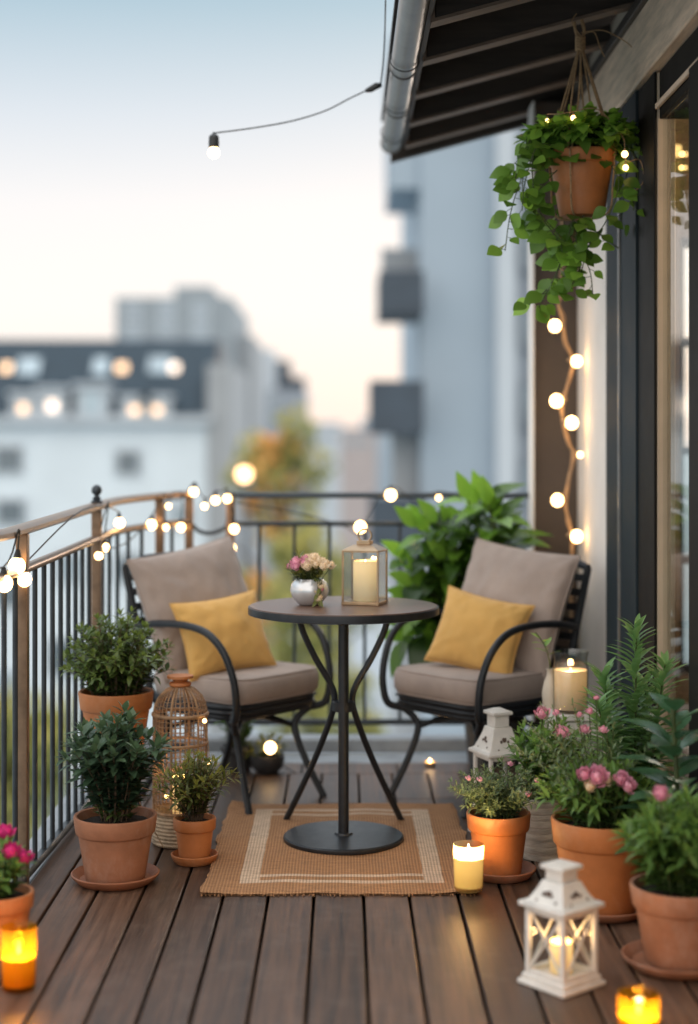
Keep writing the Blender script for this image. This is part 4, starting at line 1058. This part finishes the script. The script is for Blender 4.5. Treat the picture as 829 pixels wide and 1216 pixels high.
# ------------------------------------------------------------------ house: wall, door, roof
h = thing('house', 'white plaster house wall with dark corner pilaster and wooden lintel', 'house')
m = MB(); m.box((WX + .09, 5.98, 1.21), (.18, .73, 2.42)); m.build('wall', 'plaster', h)
m = MB(); m.box((.87, 6.42, 1.33), (.19, .14, 2.67)); m.build('pilaster', 'dark_panel', h, bevel=.003)
m = MB(); m.box((.771, 6.40, 1.33), (.006, .17, 2.66)); m.build('pilaster_trim', 'plaster', h)
m = MB(); m.box((1.06, 4.2, 2.548), (.24, 4.6, .25)); m.build('lintel', 'lintel_wood', h, bevel=.006)
m = MB(); m.box((.935, 4.2, 2.655), (.03, 4.6, .035)); m.build('lintel_trim', 'rafter', h, bevel=.003)
m = MB(); m.box((2.5, 3.5, -.06), (3.1, 6.5, .1)); m.build('floor', 'table_wood', h)
m = MB(); m.box((2.5, 3.9, 2.72), (3.1, 5.8, .08)); m.build('ceiling', 'room', h)
m = MB(); m.box((1.24, 6.6, 1.35), (.32, .1, 2.7)); m.box((3.1, 6.6, 1.35), (1.8, .1, 2.7)); m.box((1.8, 6.6, .15), (.8, .1, .3)); m.box((1.8, 6.6, 2.42), (.8, .1, .56)); m.build('room_wall', 'room', h)
m = MB()
for zz in (.32, .78, 1.24, 1.7, 2.12): m.box((1.8, 6.6, zz), (.78, .05, .035))
for xx in (1.418, 1.8, 2.18): m.box((xx, 6.6, 1.22), (.034, .054, 1.84))
m.build('reflection_grid', 'door_frame', h)  # bars and opening added to stand in for the door glass reflection
m = MB(); m.box((3.95, 3.9, 1.35), (.1, 5.3, 2.7)); m.box((2.5, 1.2, 1.35), (3.0, .1, 2.7)); m.build('room_wall', 'room', h)
d = thing('sliding_door', 'dark framed sliding glass door on the right beside the white wall', 'door')
def fr(name, y0, y1, x0, x1, z0, z1, mat):
    m = MB(); m.box(((x0 + x1) / 2, (y0 + y1) / 2, (z0 + z1) / 2), (x1 - x0, y1 - y0, z1 - z0)); return m.build(name, mat, d, bevel=.003, smooth=True)
fr('jamb', 5.36, 5.61, WX - .008, 1.14, 0, 2.42, 'door_frame')
fr('jamb_trim', 5.335, 5.352, WX - .012, 1.10, 0, 2.418, 'zinc')
fr('stile', 5.06, 5.333, WX - .004, 1.02, 0, 2.419, 'door_frame')
fr('stile', 4.80, 5.058, WX + .004, WX + .012, 0, 2.417, 'door_dark')
fr('inner_jamb', 4.803, 5.055, WX + .014, 1.024, 0, 2.416, 'curtain')
fr('stile', 4.10, 4.275, WX - .006, 1.03, 0, 2.30, 'door_dark')
fr('head_rail', 1.9, 4.797, WX + .02, 1.12, 2.27, 2.417, 'door_dark')
fr('head_trim', 1.9, 4.797, WX + .006, WX + .018, 2.30, 2.318, 'lintel_wood')
fr('sill', 1.9, 4.797, WX - .004, 1.1, 0, .045, 'door_frame')
fr('pane', 4.278, 4.797, WX + .03, WX + .036, .046, 2.269, M['glass_door'])
fr('pane', 1.95, 4.097, WX + .02, WX + .026, .046, 2.269, M['glass_door'])
# curtain with folds
m = MB(); vs = []; fs = []; n = 90
for i in range(n + 1):
    x = 1.09 + .30 * i / n; y = 6.42 + .02 * math.sin(i * .5) + .008 * math.sin(i * 1.3)
    vs += [(x, y, .03), (x, y, 2.55)]
for i in range(n): fs.append((2 * i, 2 * i + 2, 2 * i + 3, 2 * i + 1))
m.add(vs, fs); o = m.build('curtain', 'curtain', ang=80); tag(o, 'cream folded curtain hanging inside behind the sliding glass door', 'curtain')
t = thing('ceiling_lamp', 'warm glowing bar lamp seen through the door glass near the ceiling', 'lamp', (1.27, 6.2, 2.44))
m = MB(); m.tube([(-.07, 0, 0), (.07, 0, -.005)], .024, 14); m.build('lamp_shade', 'lamp_glow', t)
m = MB(); m.tube([(0, 0, .02), (0, 0, .245)], .006, 8); m.build('rod', 'metal', t)
lamp('room_light', (1.9, 4.6, 2.2), 40, (1, .68, .38), .12)

r = thing('roof_overhang', 'dark timber roof overhang with exposed rafters and zinc gutter', 'roof')
SL = .27
def rz(x): return 2.51 + SL * (x - .274)
for k, yy in enumerate((6.5, 6.05, 5.56, 5.07, 4.6, 4.13, 3.66)):
    m = MB(); x0, x1 = .27, 1.02
    def bar(m, x0, x1, ya, yb, zl, zh):
        vs = [(x0, ya, rz(x0) + zl), (x1, ya, rz(x1) + zl), (x1, yb, rz(x1) + zl), (x0, yb, rz(x0) + zl), (x0, ya, rz(x0) + zh), (x1, ya, rz(x1) + zh), (x1, yb, rz(x1) + zh), (x0, yb, rz(x0) + zh)]
        m.add(vs, [(3, 2, 1, 0), (4, 5, 6, 7), (0, 1, 5, 4), (1, 2, 6, 5), (2, 3, 7, 6), (3, 0, 4, 7)])
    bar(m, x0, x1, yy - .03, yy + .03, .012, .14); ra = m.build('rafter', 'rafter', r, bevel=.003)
    m = MB(); bar(m, x0 - .012, x1, yy - .034, yy + .034, 0, .0105); bar(m, x0 - .012, x0 - .002, yy - .034, yy + .034, .0105, .05); m.build('lit_edge_strip', 'rafter_edge_lit', ra)  # strip added to carry the painted light along the lower edge
m = MB()
for k in range(9):
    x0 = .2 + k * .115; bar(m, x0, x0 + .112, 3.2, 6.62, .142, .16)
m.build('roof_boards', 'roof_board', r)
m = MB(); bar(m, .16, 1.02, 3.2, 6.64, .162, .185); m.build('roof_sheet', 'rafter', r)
m = MB(); bar(m, .2, 1.02, 6.60, 6.645, -.025, .158); m.build('barge_board', 'rafter', r, bevel=.003)
m = MB(); m.box((.253, 4.9, 2.60), (.018, 3.4, .15)); m.build('fascia', 'rafter', r, bevel=.003)
gz = 2.53; gx = .2; gr = .043
m = MB()
m.tube([(gx + .0, 3.2, gz), (gx, 4.8, gz), (gx, 6.53, gz)], gr, 28)
g_ = m.build('gutter', 'zinc', r)
m = MB()
for yy in (6.52, 5.82, 5.2): m.tube([(gx + (gr + .0015) * math.cos(a), yy, gz + (gr + .0015) * math.sin(a)) for a in [2 * PI * k / 28 for k in range(28)]], .003, 6, closed=True)
m.build('seam', 'zinc', g_)
t2 = bpy.data.objects['festoon_light']
m = MB()
for yy, tl in ((6.3, .03), (5.75, .05), (5.1, .04)):
    m.tube([(gx + (gr + .004) * math.cos(a) * 1.02, yy + tl * math.sin(a), gz + (gr + .006) * math.sin(a) - .002) for a in [2 * PI * k / 28 for k in range(28)]], .0024, 6, closed=True)
m.build('wire_loop', 'cord_dark', t2)

# ------------------------------------------------------------------ hanging planter
HP = V((.772, 5.05, 0)); RZ = 2.215
t = thing('rope_hanger', 'knotted jute rope hanger tied under the roof rafter', 'plant hanger')
kn = V((.768, 5.05, 2.57)); m = MB()
for k in range(4):
    a = PI / 4 + k * PI / 2 + .3; e = HP + V((.112 * math.cos(a), .112 * math.sin(a), RZ - .005))
    for j in (-1, 1):
        o_ = V((-math.sin(a), math.cos(a), 0)) * (.006 * j)
        m.tube(spline([kn + o_ * .4, kn.lerp(e, .5) + o_ * 2 + V((0, 0, -.008)), e + o_], 6), .0032, 6)
    lo = HP + V((.09 * math.cos(a), .09 * math.sin(a), RZ - .2))
    m.tube(spline([e, e.lerp(lo, .5) + V((.004 * math.cos(a), .004 * math.sin(a), 0)), lo, HP + V((0, 0, RZ - .222))], 6), .0032, 6)
m.build('cords', 'jute_cord', t)
m = MB()
for k in range(5): m.tube([kn + V((.012 * math.cos(2 * PI * j / 14), .012 * math.sin(2 * PI * j / 14), -.02 + k * .009 + .004 * math.sin(j))) for j in range(14)], .0055, 6, closed=True)
m.tube(spline([kn, kn + V((.012, 0, .04)), kn + V((.0, 0, .085))], 5), .006, 6); m.tube(spline([kn, kn + V((-.016, 0, .04)), kn + V((-.02, .0, .08))], 5), .005, 6)
m.tube(spline([kn + V((.0, -.01, .02)), kn + V((.04, -.02, .03)), kn + V((.06, -.02, -.02)), kn + V((.075, -.02, -.05))], 5), .0018, 5)
m.tube(spline([kn + V((.0, -.01, .02)), kn + V((-.03, -.02, .06)), kn + V((-.015, -.02, .09))], 5), .0018, 5)
m.tube(spline([kn + V((.0, -.01, .03)), kn + V((.07, -.02, .035)), kn + V((.14, -.02, .0)), kn + V((.163, -.02, -.02))], 5), .0018, 5)
m.build('knot', 'jute_cord', t); m = MB()
for k in range(16):
    a = k * 2.4; m.tube(spline([HP + V((.01 * math.cos(a), .01 * math.sin(a), RZ - .222)), HP + V((-.02 + .018 * math.cos(a), .018 * math.sin(a), RZ - .30)), HP + V((-.03 + .022 * math.cos(a * 1.3), .02 * math.sin(a), RZ - .36 - .05 * rnd.random()))], 4), .0014, 4)
m.build('tassel', 'jute_cord', t)
t = thing('hanging_planter', 'terracotta pot of trailing round leaved vine hanging under the roof', 'hanging plant', HP + V((0, 0, RZ - .212)))
pot_mb(.112, .212, .072, .2).build('pot', 'terracotta_orange', t); soil_mb(.097, .18).build('soil', 'soil', t)
sm, lm = MB(), MB(); q = random.Random(19)
foliage(sm, lm, 250, 74, .16, .2, .062, .05, 8, .08, .185, shape=0, droop=.5, start=.35, dome=.55, up=.25, ln=6)
base = V(t.location)
def vine(pts, n, L_, side=1.0):
    n = int(n * 1.5); p = spline(pts, 8); sm.tube(p, .0018, 5)
    for k in range(n):
        x = (k + .5 * q.random() + .3) / n * (len(p) - 1.01); j = int(x); a = p[j].lerp(p[j + 1], x - j)
        an = q.random() * 6.28; dd_ = V((math.cos(an), math.sin(an) - .35, .2 - .9 * q.random()))
        pe = a + dd_.normalized() * .02; sm.tube([a, pe], .001, 4)
        s_ = (.65 + .55 * q.random())
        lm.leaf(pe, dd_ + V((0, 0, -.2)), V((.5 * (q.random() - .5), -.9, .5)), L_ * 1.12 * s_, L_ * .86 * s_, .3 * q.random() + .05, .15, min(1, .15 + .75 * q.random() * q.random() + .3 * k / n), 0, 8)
rel_ = lambda x, y, d: at(x, y, d) - base
vine([(-.08, -.03, .2), rel_(640, 165, 5.0), rel_(618, 215, 4.99), rel_(606, 255, 5.0), rel_(600, 298, 5.0)], 15, .055)
vine([(-.09, .0, .2), rel_(648, 150, 5.04), rel_(625, 190, 5.05), rel_(622, 240, 5.05), rel_(640, 282, 5.02)], 16, .06)
vine([(-.07, -.07, .2), rel_(640, 172, 4.93), rel_(624, 215, 4.93), rel_(620, 250, 4.95)], 9, .055)
vine([(-.06, -.05, .2), rel_(634, 185, 4.94), rel_(640, 250, 4.96), rel_(668, 300, 4.98), rel_(640, 365, 5.0)], 20, .062)
vine([(-.04, -.02, .19), rel_(636, 235, 4.97), rel_(664, 280, 4.97), rel_(690, 310, 4.99), rel_(672, 350, 5.0)], 16, .06)
vine([(.05, -.08, .19), rel_(735, 215, 4.96), rel_(720, 262, 4.95), rel_(700, 290, 4.96), rel_(690, 325, 4.97)], 13, .055)
vine([(.0, -.06, .0), rel_(690, 262, 4.98), rel_(715, 280, 4.96), rel_(735, 295, 4.96)], 4, .05)
vine([(.0, -.03, .0), rel_(684, 285, 4.99), rel_(700, 320, 4.99), rel_(704, 352, 4.99)], 7, .042)
vine([(.09, -.03, .2), rel_(748, 175, 5.02), rel_(758, 215, 5.0), rel_(752, 250, 5.0)], 9, .05)
vine([(.09, .03, .2), rel_(750, 170, 5.08), rel_(742, 220, 5.1), rel_(738, 265, 5.08)], 9, .05)
vine([(-.02, .05, .2), rel_(668, 250, 5.1), rel_(678, 300, 5.1), rel_(664, 340, 5.08)], 14, .055)
vine([(-.1, .02, .2), rel_(650, 150, 5.0), rel_(618, 185, 5.0), rel_(612, 225, 5.0)], 12, .055)
vine([(-.02, -.02, .0), rel_(680, 262, 5.0), rel_(668, 305, 5.0), rel_(652, 340, 5.0), rel_(628, 362, 5.0)], 14, .06)
sm.build('stems', 'stem', t); lm.build('foliage', 'leaf_vine', t, ang=180)
t = thing('fairy_lights', 'tiny warm fairy lights woven through the hanging planter vine', 'fairy lights')
fp = [at(742, 183, 4.94), at(743, 199, 4.94), at(681, 140, 4.9), at(650, 143, 4.93)]
for p, s_ in zip(fp, (.0125, .011, .010, .007)): bulb(t, p, s_, V((0, .2, 1)), 'fairy', 'cord_tan', .01)
m = MB(); m.tube(spline([fp[3] + V((0, 0, .02)), at(665, 135, 4.9), fp[2] + V((0, 0, .02)), at(710, 130, 4.9), at(738, 160, 4.93), fp[0] + V((0, 0, .02)), fp[1] + V((.004, .004, .02)), at(760, 190, 4.96), at(764, 215, 4.98), at(750, 230, 5.0)], 6), .0016, 5); m.build('cord', 'cord_tan', t)

# ------------------------------------------------------------------ the town beyond
def P(x, y, d): p = at(x, y, d); return p
def bldg_box(parent, name, mat, x0, x1, ytop, d, depth, zb=GZ):
    a = at(x0, ytop, d); b = at(x1, ytop, d)
    m = MB(); m.box(((a.x + b.x) / 2, d + depth / 2, (a.z + zb) / 2), (b.x - a.x, depth, a.z - zb)); return m.build(name, mat, parent, smooth=False)
def win(parent, x0, x1, y0, y1, d, mat, frame='bw_pale', f=.12):
    a = at(x0, y0, d); b = at(x1, y1, d); cx, cz = (a.x + b.x) / 2, (a.z + b.z) / 2; w_, h_ = b.x - a.x, a.z - b.z
    m = MB()
    for c, s_ in (((cx, d - .03, a.z + f / 2), (w_ + 2 * f, .14, f)), ((cx, d - .03, b.z - f / 2), (w_ + 2 * f, .14, f)), ((a.x - f / 2, d - .03, cz), (f, .14, h_)), ((b.x + f / 2, d - .03, cz), (f, .14, h_)), ((cx, d - .03, cz), (f * .6, .1, h_))): m.box(c, s_)
    o = m.build('window', frame, parent, smooth=False)
    m = MB(); m.box((cx, d - .01, cz), (w_, .03, h_)); m.build('pane', mat, o, smooth=False); return o
# white apartment house
D1 = 60.0
b = thing('apartment_building', 'white apartment house with dark slate mansard roof and dormers', 'building')
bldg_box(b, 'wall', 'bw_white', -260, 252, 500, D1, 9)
a0 = at(-260, 500, D1); a1 = at(252, 500, D1); zr = at(0, 405, D1 + 4).z
m = MB()
vs = [(a0.x, D1 - .3, a0.z), (a1.x, D1 - .3, a0.z), (a1.x, D1 + 3.2, zr), (a0.x, D1 + 3.2, zr), (a0.x, D1 + 9, a0.z), (a1.x, D1 + 9, a0.z), (a1.x, D1 + 6, zr), (a0.x, D1 + 6, zr)]
m.add(vs, [(0, 1, 2, 3), (3, 2, 6, 7), (7, 6, 5, 4), (0, 3, 7, 4), (1, 5, 6, 2)]); m.build('roof', 'bw_slate', b, smooth=False)
m = MB(); a2 = at(262, 400, D1 + 1)
m.box((a1.x + .25, D1 + 5.2, (at(0, 432, D1).z + GZ) / 2), (.9, 10.6, at(0, 432, D1).z - GZ)); m.build('gable', 'bw_gable', b, smooth=False)  # shade on the gable is painted in as a darker grey
m = MB(); m.box(((a0.x + a1.x) / 2, D1 - .35, a0.z + .05), (a1.x - a0.x, .35, .3)); m.build('cornice', 'bw_pale', b, smooth=False)
for (x0, x1, y0, y1, mt) in [(140, 165, 537, 562, 'bw_glass'), (-5, 25, 532, 560, 'bw_glass'), (-2, 28, 595, 622, 'bw_glass'), (60, 85, 538, 562, 'bw_white'), (140, 165, 660, 690, 'bw_glass'), (-2, 28, 690, 720, 'bw_glass'), (70, 95, 660, 690, 'bw_glass_pale'), (205, 228, 600, 625, 'bw_glass_pale'), (60, 90, 760, 800, 'bw_glass'), (0, 22, 800, 840, 'bw_glass_pale')]:
    if mt != 'bw_white': win(b, x0, x1, y0, y1, D1, M[mt])
for (x0, x1, y0, mt) in [(17, 38, 470, 'bw_lit'), (50, 74, 464, 'bw_lit_pale'), (94, 124, 460, 'bw_glass_pale'), (148, 172, 474, 'bw_lit'), (175, 198, 474, 'bw_lit')]:
    a = at(x0, y0, D1 - .2); c = at(x1, 500, D1 - .2)
    m = MB(); m.box(((a.x + c.x) / 2, D1 + .9, (a.z + c.z) / 2), (c.x - a.x + .3, 2.2, a.z - c.z)); m.box(((a.x + c.x) / 2, D1 + .8, a.z + .09), (c.x - a.x + .5, 2.4, .16))
    o = m.build('dormer', 'bw_pale', b, smooth=False)
    m = MB(); m.box(((a.x + c.x) / 2, D1 - .22, (a.z + c.z) / 2), ((c.x - a.x) * (.42 if 'lit' in mt else .8), .03, (a.z - c.z) * (.32 if 'lit' in mt else .75))); m.build('pane', M[mt], o, smooth=False)
def roof_y(z): return D1 - .3 + 3.5 * (z - a0.z) / (zr - a0.z)
for (x, y, w_, mt) in [(8, 437, .5, 'bw_lit'), (34, 436, .9, 'bw_glass_pale'), (145, 437, .55, 'bw_lit'), (207, 437, .5, 'bw_lit_pale'), (190, 434, .9, 'bw_glass_pale'), (120, 436, .6, 'bw_glass_pale')]:
    p = at(x, y, D1 + 2); an = math.atan2(zr - a0.z, 3.5)
    m = MB(); m.box((p.x, roof_y(p.z) - .05, p.z), (w_ * (.72 if 'lit' in mt else 1), .42 if 'lit' in mt else 1.0, .12), Matrix.Rotation(an, 3, 'X')); m.build('skylight', M[mt], b, smooth=False)
# tower behind
b = thing('tower_block', 'pale grey flat topped tower block rising behind the slate roof', 'building')
bldg_box(b, 'wall', 'bw_tower', 137, 275, 353, 78, 14); bldg_box(b, 'roof_housing', 'bw_tower', 207, 252, 340, 79, 8, at(0, 353, 78).z); bldg_box(b, 'stair_wing', 'bw_gable', 272, 300, 398, 80, 10)
for i in range(3):
    for j in range(3): win(b, 150 + i * 40, 166 + i * 40, 362 + j * 16, 370 + j * 16, 78, M['bw_glass_pale'])
b = thing('spired_building', 'dark slender roofed building seen between tower and autumn tree', 'building')
bldg_box(b, 'wall', 'bw_grey', 318, 362, 462, 110, 12); bldg_box(b, 'turret', 'bw_dark', 328, 344, 428, 111, 4); bldg_box(b, 'side_wing', 'bw_dark', 344, 362, 448, 112, 4); bldg_box(b, 'annexe', 'bw_pale', 298, 325, 415, 118, 6)
for j in range(3): win(b, 324, 330, 470 + j * 14, 478 + j * 14, 110, M['bw_glass'])
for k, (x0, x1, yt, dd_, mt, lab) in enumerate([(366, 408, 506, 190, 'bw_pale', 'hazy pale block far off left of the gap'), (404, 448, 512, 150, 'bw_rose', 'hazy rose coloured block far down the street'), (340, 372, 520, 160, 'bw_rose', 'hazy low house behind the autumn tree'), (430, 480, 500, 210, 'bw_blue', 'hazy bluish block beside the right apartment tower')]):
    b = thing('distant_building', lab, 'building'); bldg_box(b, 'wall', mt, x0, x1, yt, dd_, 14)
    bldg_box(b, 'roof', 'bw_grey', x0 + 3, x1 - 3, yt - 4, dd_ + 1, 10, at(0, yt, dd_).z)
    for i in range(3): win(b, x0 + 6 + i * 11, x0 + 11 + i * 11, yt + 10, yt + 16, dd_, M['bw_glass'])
# right apartment building with balconies
D2_ = 26.0
b = thing('apartment_tower', 'blue grey apartment tower with dark balconies behind the roof overhang', 'building')
bldg_box(b, 'wall', 'bw_blue', 500, 592, 60, D2_, 9); bldg_box(b, 'pier', 'bw_pale', 590, 613, 60, D2_ - .3, 8); bldg_box(b, 'wing', 'bw_grey', 612, 760, 60, D2_ + .2, 8)
a = at(462, 40, D2_); c = at(500, 222, D2_)
m = MB(); m.box(((a.x + c.x) / 2 + .02, D2_ + 1.6, (a.z + c.z) / 2), (c.x - a.x, 3.0, a.z - c.z)); m.build('upper_floor', 'bw_blue', b, smooth=False)
for (x0, x1, y0, y1) in [(450, 503, 322, 372), (440, 503, 452, 514), (440, 503, 590, 650)]:
    a = at(x0, y0, D2_ - .6); c = at(x1, y1, D2_ - .6)
    m = MB(); m.box(((a.x + c.x) / 2, D2_ + .4, c.z + .06), (c.x - a.x, 2.2, .14)); m.box(((a.x + c.x) / 2, D2_ - .68, (a.z + c.z) / 2), (c.x - a.x, .05, a.z - c.z)); m.box((a.x + .03, D2_ + .4, (a.z + c.z) / 2), (.05, 2.1, a.z - c.z))
    m.build('balcony', 'bw_dark', b, smooth=False)
a = at(455, 285, D2_); c = at(500, 322, D2_)
m = MB(); m.box(((a.x + c.x) / 2, D2_ + 1.2, (a.z + c.z) / 2), (c.x - a.x, .2, a.z - c.z)); m.build('balcony_screen', 'bw_gable', b, smooth=False)
a = at(468, 515, D2_); c = at(500, 600, D2_)
m = MB(); m.box(((a.x + c.x) / 2, D2_ + 1.2, (a.z + c.z) / 2 - 3), (c.x - a.x, 1.8, a.z - c.z + 6)); m.build('side_wall', 'bw_gable', b, smooth=False)
for j in range(7):
    y0 = 90 + j * 92
    win(b, 622, 640, y0, y0 + 44, D2_ + .2, M['bw_glass_pale'], 'bw_grey', .06)
win(b, 530, 566, 640, 700, D2_, M['bw_glass_pale']); win(b, 440 + 70, 520, 640, 700, D2_, M['bw_glass'])
# low wall facing the street
b = thing('garden_wall', 'long low grey wall along the street below the balcony', 'wall')
m = MB(); m.box((3.2, 34, GZ + 3.2), (16, .5, 6.4)); m.build('wall', 'bw_pale', b, smooth=False)
m = MB(); m.box((3.2, 34, GZ + 6.46), (16.2, .7, .1)); m.build('coping', 'bw_gable', b, smooth=False)

def tree(label, x, d, ztop, r, mats, seed, trunk_h):
    q = random.Random(seed)
    t = thing('street_tree', label, 'tree', (x, d, GZ), 0, 'trees along the street'); H = ztop - GZ
    m = MB(); m.tube(spline([(0, 0, 0), (.1, 0, H * .3), (-.1, .1, H * .6), (0, 0, H * .9)], 5), [.28 - .015 * k for k in range(16)], 8)
    for k in range(9):
        a = k * 2.4; z = H * (.35 + .05 * k); m.tube(spline([(0, 0, z), (r * .4 * math.cos(a), r * .4 * math.sin(a), z + H * .08), (r * .75 * math.cos(a), r * .75 * math.sin(a), z + H * .13)], 4), [.1 - .009 * j for j in range(9)], 6)
    m.build('trunk', 'stem_wood', t)
    lm = [MB() for _ in mats]
    for k in range(46):
        a = q.random() * 6.28; v = q.random(); z = H * (.34 + .62 * v); rr = r * math.sqrt(q.random()) * (1.05 - .75 * abs(v - .4) ** 1.5 * 2 if v > .4 else .9)
        c = V((rr * math.cos(a), rr * math.sin(a), z)); cr_ = r * (.22 + .2 * q.random())
        for j in range(46):
            d_ = V((q.gauss(0, 1), q.gauss(0, 1), q.gauss(0, 1))).normalized()
            p = c + d_ * cr_ * (.5 + .5 * q.random())
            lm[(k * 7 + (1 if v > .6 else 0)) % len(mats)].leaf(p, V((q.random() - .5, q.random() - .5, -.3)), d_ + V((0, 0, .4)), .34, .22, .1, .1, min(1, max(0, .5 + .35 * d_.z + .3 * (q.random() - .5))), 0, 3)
    for mt, l_ in zip(mats, lm): l_.build('crown', mt, t, ang=180)
    return t
tree('green and gold autumn tree rising left of the street', -2.0, 52, 2.6, 2.3, ['leaf_tree', 'leaf_autumn', 'leaf_tree'], 3, 4)
tree('shorter green street tree below the round table', -.9, 46, -1.2, 2.2, ['leaf_tree', 'leaf_tree'], 4, 3)
tree('low green tree seen through the left railing bars', -8.4, 40, -5.0, 1.9, ['leaf_tree'], 6, 3)
tree('green tree beside the white facade under left railing', -12.8, 50, -6.0, 2.0, ['leaf_tree'], 8, 3)
# far street lamp
p = at(290, 563, 44)
t = thing('street_lamp', 'lit street lamp glowing in front of the white facade', 'street lamp', (p.x, p.y, GZ))
m = MB(); m.tube([(0, 0, 0), (0, 0, p.z - GZ - .2)], [.07, .045], 8); m.build('pole', 'rail', t)
m = MB(); m.ball((0, 0, p.z - GZ), .17, 16); m.build('lamp_globe', emitter('street_glow', (1, .62, .3), 9), t)
m = MB(); m.lathe([(.08, 0), (.1, .05), (.05, .1), (.0001, .12)], 12, c=(0, 0, p.z - GZ + .15)); m.build('cap', 'rail', t)
